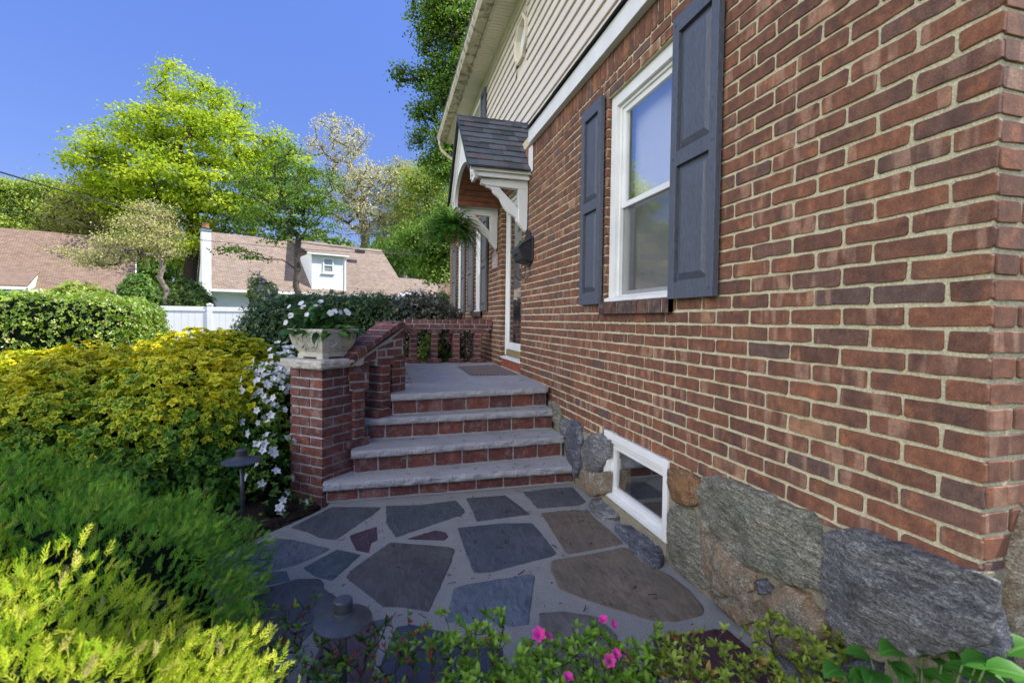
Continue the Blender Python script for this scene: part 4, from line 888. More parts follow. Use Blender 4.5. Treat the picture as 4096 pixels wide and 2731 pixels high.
def portico():
    yc, zr, xf = 4.87, 3.715, -.675; hw = .83; ze = 2.885
    r_ = random.Random(9)
    P = MB(); P.prism([(xf + .03, yc, zr - .04), (xf + .03, yc - hw + .03, ze - .005), (xf + .03, yc - hw + .03, ze - .035), (xf + .03, yc, zr - .075), (xf + .03, yc + hw - .03, ze - .035), (xf + .03, yc + hw - .03, ze - .005)], (.9, 0, 0))
    port = P.build("portico", M['white'], house)
    # shingle courses, each tab its own thin wedge
    slope = math.hypot(hw, zr - ze); mb = MB()
    for side in (-1, 1):
        V = np.array([0, -side * hw / slope, (zr - ze) / slope]); Nn = np.array([0, side * (zr - ze) / slope, hw / slope]); O = np.array([xf, yc + side * hw, ze])
        ex = slope / 9.3; k = 0
        while k * ex < slope - .01:
            u = -r_.uniform(0, .12); 
            while u < .9:
                w_ = r_.choice([.09, .12, .16, .2]) * r_.uniform(.85, 1.15); a, b_ = max(u, 0), min(u + w_, .9); u += w_
                if b_ - a < .01: continue
                v0 = k * ex - (.012 if k == 0 else 0) + r_.choice([0, 0, .006]); v1 = min(slope, (k + 1) * ex + .02); t = .017 + r_.choice([0, .005]); droop = .006 * sin((a + b_) * 3 + k)
                vs = [O + np.array([a + s_ * 0, 0, 0]) + V * v + Nn * h for v, h in ((v0, .002), (v0, t), (v1, .004), (v1, 0))] + [O + np.array([b_ - .0015, 0, 0]) + V * v + Nn * h for v, h in ((v0, .002), (v0, t), (v1, .004), (v1, 0))] if (s_ := 0) == 0 else []
                c = (r_.random() ** .9, .5, .5)
                mb.add(vs, [(0, 1, 2, 3), (7, 6, 5, 4), (0, 4, 5, 1), (1, 5, 6, 2), (3, 2, 6, 7), (0, 3, 7, 4)], c)
            k += 1
    u = 0
    while u < .89:      # ridge caps
        w_ = .14; c = (r_.random() * .6, .5, .5); z_ = zr + .008
        for sd in (-1, 1):
            A = np.array([xf + u - .004, yc, z_ + .012]); B = A + [0, sd * .11, -.107]
            mb.add([A, B, B + [w_ + .02, 0, -.010], A + [w_ + .02, 0, -.010], A + [0, 0, -.012], B + [0, 0, -.012]], [(0, 1, 2, 3) if sd < 0 else (3, 2, 1, 0), (0, 4, 5, 1)], c)
        u += w_
    mb.build("shingles", M['shingle'], port)
    mb = MB()   # dark drip edge on the front rakes
    for sd in (-1, 1):
        mb.prism([(xf - .006, yc, zr - .0), (xf - .006, yc + sd * (hw + .006), ze - .006), (xf - .006, yc + sd * (hw + .006), ze - .05), (xf - .006, yc, zr - .045)], (.02, 0, 0))
    mb.build("drip_edge", M['black'], port)
    # front panel with round arch cut out
    R = .60; RZ = .33 / .60; zc = 2.80; zb = 2.775; n = 28; xa, xb = xf + .07, xf + .10
    for tag_, rr_, x0, x1, yo in (("arch_panel", R, xa, xb, hw - .05), ("arch_trim", None, xa - .012, xa, 0)):
        mb = MB()
        if rr_:
            out = []; inn = []
            for k in range(n + 1):
                q = pi - pi * k / n; iy, iz = R * cos(q), zc + R * RZ * sin(q); yy = -yo + 2 * yo * k / n; inn.append((yc + iy, max(iz, zb)))
                out.append((yc + yy, max(zb, ze - .02 + (zr - ze - .02) * (1 - abs(yy) / yo) )))
            for k in range(n):
                mb.prism([(x0, *inn[k]), (x0, *inn[k + 1]), (x0, *out[k + 1]), (x0, *out[k])], (x1 - x0, 0, 0))
            for sd in (-1, 1): mb.box((x0, yc + sd * R, zb), (x1, yc + sd * yo, ze - .02))
        else:
            for k in range(n):
                q0, q1 = pi - pi * k / n, pi - pi * (k + 1) / n; f = lambda q, r: (x0, yc + r * cos(q), zc + r * RZ * sin(q))
                mb.prism([f(q0, R - .001), f(q1, R - .001), f(q1, R + .035), f(q0, R + .035)], (x1 - x0, 0, 0))
            for sd in (-1, 1): mb.prism([(x0, yc, zr - .06), (x0, yc + sd * (hw - .02), ze - .05), (x0, yc + sd * (hw - .02), ze - .11), (x0, yc, zr - .125)], (x1 - x0 + .002, 0, 0))
            for sd in (-1, 1): mb.prism([(x0 - .005, yc, zr - .055), (x0 - .005, yc + sd * (hw - .02), ze - .045), (x0 - .005, yc + sd * (hw - .02), ze - .07), (x0 - .005, yc, zr - .08)], (.012, 0, 0))
        mb.build(tag_, M['white'], port)
    # barrel vault lined with stained boards
    mb = MB(); nb = 16
    for k in range(nb):
        q0, q1 = pi * k / nb + .006, pi * (k + 1) / nb - .006; f = lambda q, r: (xb, yc + r * cos(q), zc + r * RZ * sin(q))
        mb.prism([f(q0, R), f(q1, R), f(q1, R + .03), f(q0, R + .03)], (-xb - .005, 0, 0), (r_.random(), .5, .5))
    mb.build("vault_boards", M['wood'], port, bevel=.003)
    for sd in (-1, 1):
        ya, yb = yc + sd * .61, yc + sd * .765; y_lo, y_hi = min(ya, yb), max(ya, yb); mb = MB()
        mb.box((xf + .101, y_lo, 2.805), (-.003, y_hi, 2.925)); mb.box((xf + .02, y_lo - (.012 if sd < 0 else 0), 2.895), (-.003, y_hi + (.012 if sd > 0 else 0), 2.922)) if False else None
        if sd < 0: mb.box((xf + .03, y_lo - .014, 2.885), (-.003, y_lo - .0005, 2.915)); mb.box((xf + .03, y_lo - .008, 2.80), (-.003, y_lo - .0005, 2.835))
        mb.build("beam", M['white'], port, bevel=.003)
    # scroll brackets, outline taken in their own plane
    yk = 4.15
    br = lambda L: [aty(Z4(*p), yk) for p in L]
    arm = br([(728, 700), (727, 745), (745, 752), (775, 762), (1060, 797), (1147, 800), (1147, 728)])
    post = br([(1062, 797), (1147, 800), (1140, 1150), (1130, 1178), (1118, 1168), (1085, 1128), (1066, 1105), (1064, 1060)])
    brace = br([(775, 758), (780, 776), (812, 786), (830, 800), (842, 828), (868, 852), (895, 876), (915, 920), (940, 965), (975, 1010), (1020, 1038), (1042, 1055), (1050, 1085), (1068, 1100), (1076, 985), (1062, 970), (1000, 900), (930, 825), (880, 765)])
    def bracket(dy):
        mb = MB(); sh = lambda P, e=0: [(min(float(p[0]), -.003), float(p[1]) + dy + e, float(p[2])) for p in P]
        mb.prism(sh(arm), (0, .075, 0)); mb.prism(sh(post, .0), (0, .075, 0)); mb.prism(sh(brace, .012), (0, .05, 0))
        mb.build("bracket", M['white'], port, bevel=.004)
    bracket(0); bracket(1.43)
portico()
# ================================================================== small things on and by the house
def mailbox():
    y0, y1 = 3.93, 4.30; o = empty("wall_mailbox", (-.01, 4.1, 2.0), "black metal mailbox with a newspaper hook on the brick wall beside the door", "mailbox")
    zb = 1.93
    mb = MB(); prof = [(-.003, 2.16), (-.06, 2.13), (-.13, 2.08), (-.155, 2.05), (-.15, 2.02), (-.115, 1.945), (-.10, 1.93), (-.003, 1.915)]
    mb.prism([(x, y0 + .02, z) for x, z in prof], (0, .32, 0)); mb.build("box", M['black'], o, bevel=.01)
    mb = MB(); mb.prism([(-.003, 2.168), (-.062, 2.138)] and [(x, y0 + .01, z) for x, z in [(-.006, 2.172), (-.064, 2.14), (-.135, 2.09), (-.163, 2.055), (-.160, 2.035), (-.155, 2.05), (-.13, 2.082), (-.06, 2.132), (-.006, 2.162)]], (0, .34, 0)); mb.build("lid", M['black'], o, bevel=.003)
    mb = MB(); L = [(y0, 1.93), (y0, 2.18), (y0 + .06, 2.19), (y0 + .09, 2.21), (y0 + .11, 2.25), (y0 + .15, 2.27), (y0 + .21, 2.27), (y0 + .25, 2.25), (y0 + .27, 2.21), (y0 + .30, 2.19), (y0 + .36, 2.18), (y0 + .36, 1.93), (y0 + .30, 1.90), (y0 + .18, 1.88), (y0 + .06, 1.90)]
    mb.prism([(-.002, y, z) for y, z in L][::-1], (-.014, 0, 0)); mb.build("back_plate", M['black'], o, bevel=.003)
    mb = MB()
    for y in (y0 + .09, y0 + .27):
        pts = [(-.012, y, 1.93), (-.012, y, 1.80), (-.02, y, 1.765), (-.05, y, 1.745), (-.09, y, 1.75), (-.12, y, 1.78), (-.13, y, 1.82), (-.12, y, 1.835), (-.11, y, 1.82)]; mb.tube(pts, .0045, 6)
    mb.build("newspaper_hook", M['black'], o, smooth=True)
    # small raised scroll on the front
    mb = MB()
    for y in (y0 + .14, y0 + .18, y0 + .22): mb.tube([(-.146, y, 2.0), (-.15, y + .015, 2.02), (-.142, y + .03, 1.99)], .004, 5)
    mb.build("ornament", M['black'], o)
mailbox()
def text_obj(s, size, loc, rot, mat, parent, name="lettering", ext=.002):
    cu = bpy.data.curves.new(name, 'FONT'); cu.body = s; cu.size = size; cu.extrude = ext; cu.align_x = 'CENTER'; cu.align_y = 'CENTER'
    t = bpy.data.objects.new(name, cu); COL.objects.link(t); t.location = loc; t.rotation_euler = rot; bpy.context.view_layer.update()
    dg = bpy.context.evaluated_depsgraph_get(); me = bpy.data.meshes.new_from_object(t.evaluated_get(dg)); mw = t.matrix_world.copy(); bpy.data.objects.remove(t)
    o = bpy.data.objects.new(name, me); COL.objects.link(o); me.materials.clear(); me.materials.append(mat); me.transform(mw); o.parent = parent; o.matrix_parent_inverse = parent.matrix_world.inverted(); return o
M['plaque'] = plain("pinkish plaque", (.5, .36, .31), .8, .2, 30, .3, 90); M['plaquelight'] = plain("plaque relief", (.6, .56, .52), .8, .15, 30, .2, 90)
def plaque():
    o = empty("house_number_plaque", (-.01, 5.72, 2.1), "small arched stone house number plaque on the brick between door and shutter", "plaque"); y0, y1 = 5.55, 5.87; z0, z1 = 2.02, 2.20; ym = (y0 + y1) / 2
    L = [(y0, z0), (y1, z0), (y1, z1), (ym + .10, z1 + .01), (ym + .08, z1 + .04), (ym + .05, z1 + .075), (ym, z1 + .09), (ym - .05, z1 + .075), (ym - .08, z1 + .04), (ym - .10, z1 + .01), (y0, z1)]
    mb = MB(); mb.prism([(-.002, y, z) for y, z in L], (-.016, 0, 0)); mb.build("plate", M['plaque'], o, bevel=.004)
    mb = MB(); mb.box((-.021, ym - .1, z0 + .06), (-.0175, ym + .1, z0 + .15)); mb.build("number_panel", M['plaquelight'], o)
    text_obj("107", .085, (-.0225, ym, z0 + .105), (pi / 2, 0, -pi / 2), M['plaque'], o, "number")
    mb = MB()
    for k in range(9): mb.tube([(-.018, y0 + .04 + .03 * k, z0 + .03), (-.022, y0 + .05 + .03 * k, z0 + .035)], .006, 5)
    mb.build("relief", M['plaquelight'], o)
plaque()
def doormat():
    P = [(-.585, 5.30), (-.585, 4.30), (-.04, 4.30), (-.04, 5.42)]; mb = MB(); mb.prism([(x, y, .691) for x, y in P][::-1], (0, 0, .01))
    mt, nt, b = newmat("doormat"); v = coords(nt, (1, 1, 1), (0, 0, .78)); w_ = nt.nodes.new("ShaderNodeTexBrick"); nt.links.new(v, w_.inputs[0]); w_.inputs['Scale'].default_value = 9; w_.inputs['Color1'].default_value = (.22, .165, .15, 1); w_.inputs['Color2'].default_value = (.27, .205, .185, 1); w_.inputs['Mortar'].default_value = (.075, .055, .05, 1)
    w_.inputs['Mortar Size'].default_value = .05
    c = mix(nt, .6, w_.outputs[0], ramp(nt, nz(nt, coords(nt), 90, 3, .8), [(.3, (.3,) * 3), (.7, (.7,) * 3)]), 'OVERLAY'); nt.links.new(c, b.inputs['Base Color']); b.inputs['Roughness'].default_value = .95; bump(nt, b, w_.outputs[1], .6, .006)
    o = mb.build("doormat", mt, bevel=.004); tag(o, "brown patterned doormat lying on the landing in front of the door", "doormat")
doormat()
def pathlight(base, h, hatr, label, lean=(0, 0), tilt=0):
    o = empty("path_light", (base[0], base[1], 0), label, "path light", "bronze path lights")
    top = Vector((base[0] + lean[0], base[1] + lean[1], h)); mb = MB(); mb.tube([(base[0], base[1], -.05), top], .0125, 10); mb.build("post", M['lampmetal'], o, smooth=True)
    mb = MB(); prof = [(.02, -.012), (hatr * .55, -.016), (hatr, -.010), (hatr, -.006), (hatr * .8, .004), (hatr * .4, .016), (.034, .024), (.031, .026), (.030, .060), (.026, .064), (.001, .065)]
    mb.lathe(prof, tuple(top), 40); hat = mb.build("hat", M['lampmetal'], o, smooth=True)
    md = hat.modifiers.new("e", 'EDGE_SPLIT'); md.split_angle = radians(35)
    mb = MB(); mb.lathe([(.02, -.05), (.024, -.045), (.024, -.013)], tuple(top), 16); mb.build("lamp_socket", M['lampmetal'], o, smooth=True)
pathlight((-2.335, 2.387), .425, .112, "grey mushroom path light in the mulch in front of the golden shrub", (-.01, 0))
pf = atz((1373, 2470), .31)
pathlight((pf[0], pf[1]), .31, .092, "grey mushroom path light in the near flower bed among bare azalea twigs")
# ---------------- planter
pc3 = PC + (eR + eL) * (pw / 2); zc_ = ph + .062
pl = empty("planter", (pc3[0], pc3[1], zc_), "pale square cast stone planter with scroll relief on the pillar cap", "planter")
def planter():
    prof = [(0, .118), (.03, .116), (.038, .10), (.045, .102), (.075, .128), (.11, .148), (.15, .160), (.185, .167), (.19, .176), (.212, .178), (.215, .172)]
    mb = MB(); vs = []; fs = []; ns = 10
    def sq(r, z, flare=0):
        P = []
        for k in range(4):
            for j in range(ns):
                t = j / ns; a = np.array([[1, -1], [1, 1], [-1, 1], [-1, -1]][k]) * r; b = np.array([[1, 1], [-1, 1], [-1, -1], [1, -1]][k]) * r; p = a + (b - a) * t
                w_ = pc3 + (eR * p[0] + eL * p[1]); P.append((w_[0], w_[1], zc_ + z))
        return P
    R_ = [sq(r, z) for z, r in [(.013, .124), (.032, .126), (.040, .118), (.048, .121), (.072, .137), (.105, .152), (.152, .163), (.184, .166), (.19, .174), (.212, .176), (.216, .170), (.214, .150), (.17, .140), (.165, .0)]]
    m_ = 4 * ns
    for P in R_: vs += P
    for i in range(len(R_) - 1):
        for j in range(m_): fs.append((i * m_ + j, i * m_ + (j + 1) % m_, (i + 1) * m_ + (j + 1) % m_, (i + 1) * m_ + j))
    fs.append(tuple(range(m_))[::-1]); mb.add(vs, fs)
    for sx in (-1, 1):
        for sy in (-1, 1):
            c = pc3 + eR * sx * .096 + eL * sy * .096; mb.prism([(*(c + eR * a * .03 + eL * b * .03), zc_) for a, b in ((-1, -1), (1, -1), (1, 1), (-1, 1))], (0, 0, .016))
    mb.build("bowl", M['planter'], pl, bevel=.003)
    # relief on the two visible faces: a ring, two volutes and five petals
    for U2, N2 in ((eR, -eL), (eL, -eR), (-eR, eL), (-eL, eR)):
        mb = MB()
        def at(u, z):
            r = np.interp(z, [.04, .048, .072, .105, .152, .184], [.118, .121, .137, .152, .163, .166]); w_ = pc3 + U2 * u + N2 * (r + .0015); return (w_[0], w_[1], zc_ + z)
        for s_ in (-1, 1):
            pts = []
            for k in range(22):
                q = k * .33; rr_ = .031 * (1 - k / 26); pts.append(at(s_ * (.052 + rr_ * cos(q)), .135 + rr_ * .95 * sin(q)))
            mb.tube(pts, [.006 * (1 - k / 40) for k in range(22)], 6)
            mb.tube([at(s_ * .008, .165), at(s_ * .014, .13), at(s_ * .026, .105), at(s_ * .058, .088), at(s_ * .066, .092)], [.004, .005, .008, .014, .006], 7)
            mb.tube([at(s_ * .006, .16), at(s_ * .010, .12), at(s_ * .02, .085), at(s_ * .034, .066), at(s_ * .042, .06)], [.003, .005, .008, .011, .004], 7)
        mb.tube([at(0, .17), at(0, .12), at(0, .08), at(0, .058)], [.004, .005, .009, .005], 7)
        ringp = [at(.105 * cos(q) , .118 + .058 * sin(q)) for q in np.linspace(pi * .97, pi * 2.03, 26)]; mb.tube(ringp, .0045, 6)
        mb.build("relief", M['planter'], pl, smooth=True)
    mb = MB(); P = [pc3 + eR * a * .147 + eL * b * .147 for a, b in ((-1, -1), (1, -1), (1, 1), (-1, 1))]; mb.prism([(*p, zc_ + .17) for p in P], (0, 0, .022)); mb.build("soil", M['mulch'], pl)
planter()
# ================================================================== leaves, crowns, shrubs
def T_leaf(fold=.12, w=.5, curl=.06, segs=3, pk=.8):
    """leaf template along +x with a fold along the midrib: verts, faces, per-vertex margin value (0 midrib, 1 edge)"""
    vs = []; mg = []; fs = []
    ts = np.linspace(0, 1, segs + 2)[1:-1] ** (1 if pk <= 1 else .72)
    vs.append((0, 0, 0)); mg.append(.3)
    for t in ts:
        hw = w * (sin(pi * t ** pk)) ** .8 * .5; z = -curl * (2 * t - 1) ** 2 + curl
        vs += [(t, -hw, z + fold * hw * 2), (t, 0, z), (t, hw, z + fold * hw * 2)]; mg += [1, 0, 1]
    vs.append((1, 0, -curl * .6)); mg.append(1); last = len(vs) - 1; k = len(ts)
    fs += [(0, 2, 1), (0, 3, 2)]
    for i in range(k - 1):
        a = 1 + 3 * i; fs += [(a, a + 1, a + 4, a + 3), (a + 1, a + 2, a + 5, a + 4)]
    a = 1 + 3 * (k - 1); fs += [(a, a + 1, last), (a + 1, a + 2, last)]
    return np.array(vs, float), fs, np.array(mg, float)
def T_quad(w=.5):
    return np.array([(0, 0, 0), (.5, -w / 2, .06), (1, 0, 0), (.5, w / 2, .06)], float), [(0, 1, 2, 3)], np.array([0, 1, 1, 1.])
def T_merge(items):
    """merge several placed templates: items = [(template, 3x3 matrix, offset, r value)]"""
    V = []; Fc = []; Mg = []
    for (v, f, m_), R, o in items:
        n = sum(len(q) for q in V); V.append(v @ np.array(R).T + np.array(o)); Fc += [tuple(i + n for i in q) for q in f]; Mg.append(m_)
    return np.concatenate(V), Fc, np.concatenate(Mg)
def unit(a): return a / np.maximum(1e-9, np.linalg.norm(a, axis=-1, keepdims=True))
def frames(d, upv):
    """matrices with columns x = d, y, z ~ upv"""
    x = unit(d); y = unit(np.cross(upv, x)); z = np.cross(x, y); return np.stack([x, y, z], axis=-1)
def instance_mesh(name, tmpl, pos, Fr, size, mat, parent=None, shade=None, smooth=False, attrs=None, **tags):
    """copies of a small template as ONE mesh; bc = (random per copy, margin, random 2)"""
    v, f, mg = tmpl; n = len(pos); k = len(v)
    size = np.asarray(size, float)
    if size.ndim == 1: size = np.repeat(size[:, None], 3, 1)
    P = np.einsum('nij,nkj->nki', Fr, v[None] * size[:, None, :]) + pos[:, None, :]
    P = P.reshape(-1, 3).astype(np.float32)
    fl = np.array([len(q) for q in f]); fi = np.concatenate([np.array(q) for q in f])
    loops = (fi[None] + (np.arange(n) * k)[:, None]).ravel().astype(np.int32); tot = np.tile(fl, n); st_ = np.concatenate([[0], np.cumsum(tot)[:-1]]).astype(np.int32)
    me = bpy.data.meshes.new(name); me.vertices.add(len(P)); me.vertices.foreach_set("co", P.ravel()); me.loops.add(len(loops)); me.loops.foreach_set("vertex_index", loops)
    me.polygons.add(len(tot)); me.polygons.foreach_set("loop_start", st_); me.polygons.foreach_set("loop_total", tot.astype(np.int32))
    if smooth: me.polygons.foreach_set("use_smooth", np.ones(len(tot), bool))
    me.update(calc_edges=True)
    r = rng.random(n) if shade is None else np.clip(shade, 0, 1); r2 = rng.random(n)
    col = np.ones((n, k, 4), np.float32); col[:, :, 0] = r[:, None]; col[:, :, 1] = mg[None]; col[:, :, 2] = r2[:, None]
    at = me.attributes.new("bc", 'FLOAT_COLOR', 'POINT'); at.data.foreach_set("color", col.ravel())
    me.materials.append(mat); o = bpy.data.objects.new(name, me); COL.objects.link(o)
    if parent is not None: o.parent = parent; o.matrix_parent_inverse = parent.matrix_world.inverted()
    if tags: tag(o, **tags)
    return o
def piece_parts(name, tmpl, pos, Fr, size, mat, parent, limit=100):
    """countable small parts (flowers, buds): each its own child, sharing one mesh; past the limit the rest is one object"""
    v, f, mg = tmpl; me = bpy.data.meshes.new(name); me.from_pydata([tuple(q) for q in v], [], f); me.update(); me.materials.append(mat)
    at = me.attributes.new("bc", 'FLOAT_COLOR', 'POINT'); at.data.foreach_set("color", np.array([(.6, m_, .6, 1) for m_ in mg], np.float32).ravel())
    order = np.argsort(np.linalg.norm(np.asarray(pos) - CAM, axis=1)); inv = parent.matrix_world.inverted(); first = None
    for i in order[:limit]:
        if first is None: o = bpy.data.objects.new(name, me); first = o
        else: o = first.copy()
        COL.objects.link(o); o.parent = parent; o.matrix_parent_inverse = Matrix()
        mm_ = Matrix([[Fr[i][r, c] * size[i] for c in range(3)] + [pos[i][r]] for r in range(3)] + [[0, 0, 0, 1]]); o.matrix_local = inv @ mm_
    rest = order[limit:]
    if len(rest): tag(instance_mesh(name, tmpl, np.asarray(pos)[rest], Fr[rest], np.asarray(size)[rest], mat, parent), kind='stuff')
def rdir(n, up=0.0):
    d = rng.normal(size=(n, 3)); d[:, 2] += up; return unit(d)
def noise3(P, s, seed=0.): return np.array([mnoise.noise(Vector((p[0] * s + seed, p[1] * s, p[2] * s + seed))) for p in P])
def shell(ells, n, jit=.04, zmin=0.02, bumpy=.08, bs=3.0, seed=0, thick=.0, face=None):
    """points near the outer surface of a union of ellipsoids [(centre, radii, power)] with their outward normals"""
    out_p = []; out_n = []; area = np.array([e[1][0] * e[1][1] + e[1][1] * e[1][2] + e[1][0] * e[1][2] for e in ells]); area = area / area.sum()
    while sum(len(q) for q in out_p) < n:
        for e, a in zip(ells, area):
            c, r = np.array(e[0], float), np.array(e[1], float); pw_ = e[2] if len(e) > 2 else 2
            k = max(8, int(n * a * .6)); d = rdir(k)
            L = (np.abs(d) ** pw_).sum(1) ** (1 / pw_); q = d / L[:, None]
            p = c + q * r; nr_ = unit(np.sign(q) * np.abs(q) ** (pw_ - 1) / r)
            p = p + nr_ * (noise3(p, bs, seed)[:, None] * bumpy) + rng.normal(size=p.shape) * jit - nr_ * (rng.random(k) ** 1.5 * thick)[:, None]
            ok = p[:, 2] > zmin
            if face is not None: ok &= (nr_ @ np.array(face)) > -.35
            for e2 in ells:
                if e2 is e: continue
                pw2 = e2[2] if len(e2) > 2 else 2
                ok &= ((np.abs((p - np.array(e2[0])) / np.array(e2[1])) ** pw2).sum(1)) > .88
            out_p.append(p[ok]); out_n.append(nr_[ok])
    P = np.concatenate(out_p)[:n]; Nn = np.concatenate(out_n)[:n]; return P, Nn
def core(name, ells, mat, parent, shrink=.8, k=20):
    """near-black solid inside a dense shrub, painting the shade between its leaves"""
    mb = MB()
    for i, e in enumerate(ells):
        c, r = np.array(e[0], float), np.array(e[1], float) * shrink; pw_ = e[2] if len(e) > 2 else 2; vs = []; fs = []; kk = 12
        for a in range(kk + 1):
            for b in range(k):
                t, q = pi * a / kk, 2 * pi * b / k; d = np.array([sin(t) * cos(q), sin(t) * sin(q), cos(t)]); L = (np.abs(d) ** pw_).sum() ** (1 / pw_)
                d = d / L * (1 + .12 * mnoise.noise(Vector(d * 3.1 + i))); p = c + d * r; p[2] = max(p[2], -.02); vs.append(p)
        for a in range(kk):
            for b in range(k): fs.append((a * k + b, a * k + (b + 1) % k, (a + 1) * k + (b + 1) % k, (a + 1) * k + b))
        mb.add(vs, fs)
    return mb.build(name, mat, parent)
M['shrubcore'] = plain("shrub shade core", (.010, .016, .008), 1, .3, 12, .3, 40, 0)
def rosette(n=6, spread=.6, w=.5, segs=2, up_=.25, two=True, pk=.8, curl=.08):
    base = T_leaf(.15, w, curl, segs, pk); it = []
    for k in range(n):
        q = 2 * pi * k / n + (.4 if k % 2 else 0); el = up_ + (.55 if k % 2 else .05)
        d = np.array([cos(q) * cos(el), sin(q) * cos(el), sin(el)]); R = frames(d[None], np.array([[0, 0, 1.]]))[0] * (.8 if k % 2 else 1.); it.append((base, R, d * .05))
    return T_merge(it)
def rand_frames(N_, tiltj=.35, upbias=.3):
    """frames whose z axis follows N_ with some upward bias, random spin"""
    z = unit(N_ + rng.normal(size=N_.shape) * tiltj + np.array([0, 0, upbias])); a = unit(np.cross(z, rdir(len(z)))); b = np.cross(z, a); return np.stack([a, b, z], axis=-1)
# ---------------------------------------------------------------- trees
def tree(name, label, base, trunk_top, crowns, nclump, nleaf, leaf, lmat, bmat, r0, spread=.5, cat='tree', group=None, seed=1, flat=.6, bright=None, stems=None, clump=.5, twigs=True, upb=.2, tmpl=None, rmin=0):
    """crowns: ellipsoids (centre, radii). Clump centres are joined to the nearest limb by curved branches."""
    R_ = np.random.default_rng(seed); o = empty(name, tuple(base), label, cat, group)
    C = []; W = np.array([c[1][0] * c[1][1] * c[1][2] for c in crowns]) ** .8; W = W / W.sum()
    for (c, r), w_ in zip(crowns, W):
        k = max(3, int(nclump * w_)); d = unit(R_.normal(size=(k, 3))) * (R_.random((k, 1)) ** .33); C.append(np.array(c) + d * np.array(r))
    C = np.concatenate(C)
    base = np.array(base, float); tt = np.array(trunk_top, float); nodes = [base]; par = [-1]; nt_ = 7
    for i in range(1, nt_ + 1):
        t = i / nt_; p = base + (tt - base) * t + R_.normal(size=3) * np.array([1, 1, 0]) * np.linalg.norm(tt - base) * .02; nodes.append(p); par.append(i - 1)
    order = np.argsort(np.linalg.norm(C - tt, axis=1))
    for i in order:
        P = np.array(nodes); d = np.linalg.norm(P - C[i], axis=1) + np.maximum(0, P[:, 2] - C[i][2]) * .6; d[:max(1, nt_ - 3)] += 1e3; j = int(np.argmin(d)); a = P[j]; L = np.linalg.norm(C[i] - a); m_ = max(1, int(L / (spread * 1.2)))
        prev = j; sag = R_.normal(size=3) * L * .10
        for s_ in range(1, m_ + 1):
            t = s_ / m_; p = a + (C[i] - a) * t + sag * sin(pi * t) + np.array([0, 0, .06 * L * sin(pi * t)]); nodes.append(p); par.append(prev); prev = len(nodes) - 1
    n = len(nodes); cnt = np.zeros(n); ch = [[] for _ in range(n)]
    for i in range(1, n): ch[par[i]].append(i)
    for i in range(n - 1, 0, -1):
        if not ch[i]: cnt[i] = 1
        cnt[par[i]] += cnt[i]
    rad = r0 * (cnt / cnt[0]) ** .48; rad = np.maximum(rad, max(r0 * .018, rmin))
    mb = MB(); mt_ = MB(); done = set()
    # follow the thickest child to make long tubes
    stack = [(0, None)]
    while stack:
        i, frm = stack.pop(); chain = ([frm] if frm is not None else []) + [i]
        while ch[chain[-1]]:
            cs_ = sorted(ch[chain[-1]], key=lambda q: -cnt[q]); 
            for q in cs_[1:]: stack.append((q, chain[-1]))
            chain.append(cs_[0])
        if len(chain) > 1:
            rr_ = [rad[q] for q in chain]
            if frm is not None: rr_[0] = min(rr_[0], rr_[1] * 1.3)
            else: rr_[0] *= 1.35
            (mb if True else mt_).tube([nodes[q] for q in chain], rr_, 7 if rr_[0] > r0 * .2 else 4)
    mb.build("trunk", bmat, o, smooth=True)
    # leaves around each clump
    ks = R_.poisson(nleaf / len(C), len(C)) + 2; idx = np.repeat(np.arange(len(C)), ks); g = R_.normal(size=(len(idx), 3)) * clump * np.array([1, 1, flat]); P = C[idx] + g
    crand = R_.random(len(C))
    sh = .5 * crand[idx] + .5 * R_.random(len(idx))
    if bright is not None: sh = np.clip(sh + bright * 0, 0, 1)
    tm = tmpl or T_quad(.75)
    Nn = unit(g + np.array([0, 0, clump * .6])); Fr = rand_frames(Nn, .8, upb); sz = leaf * (.6 + .8 * R_.random(len(idx)))
    instance_mesh("crown", tm, P, Fr, sz, lmat, o, shade=sh); return o
def E_(px, py, rx, ry, D, dd=None):
    """crown ellipsoid seen at photograph pixel (px,py) (full view, 2352 wide) with half sizes in pixels, at distance D"""
    k = 1.7415; c = atd((px * k, py * k), D); s_ = D * k / F_PX; return (tuple(c), (rx * s_, dd or (rx * s_), ry * s_))
def PT(px, py, D): return atd((px * 1.7415, py * 1.7415), D)
spray3 = T_merge([(T_quad(.7), frames(np.array([[cos(q), sin(q), .15]]), np.array([[0, 0, 1.]]))[0], (0, 0, 0)) for q in (0, 2.1, 4.2)])
M['leaf_yg'] = leafmat("yellow green maple leaf", [(0, (.20, .32, .025)), (.5, (.40, .52, .035)), (1, (.62, .66, .07))], .5, .6, spec=.1)
M['leaf_g'] = leafmat("mid green leaf", [(0, (0.053, 0.128, 0.018)), (.5, (0.112, 0.225, 0.030)), (1, (0.225, 0.345, 0.053))], .4)
M['leaf_dk'] = leafmat("deep green leaf", [(0, (0.031, 0.084, 0.014)), (.5, (0.063, 0.147, 0.021)), (1, (0.140, 0.238, 0.042))], .35)
M['leaf_pale'] = leafmat("pale spring leaf", [(0, (.42, .41, .20)), (.5, (.56, .54, .30)), (1, (.70, .67, .44))], .4, tcol=(1, 1, .7))
M['leaf_olive'] = leafmat("olive bronze spring leaf", [(0, (0.230, 0.196, 0.069)), (.5, (0.345, 0.310, 0.092)), (1, (0.483, 0.483, 0.161))], .4)
M['flower_white'] = leafmat("white petals", [(0, (0.620, 0.620, 0.640)), (1, (0.800, 0.800, 0.800))], .3, .6, tcol=(1, 1, 1))
M['flower_pink'] = leafmat("magenta petals", [(0, (0.550, 0.020, 0.220)), (1, (0.750, 0.070, 0.380))], .3, .6, tcol=(1, .5, .8))
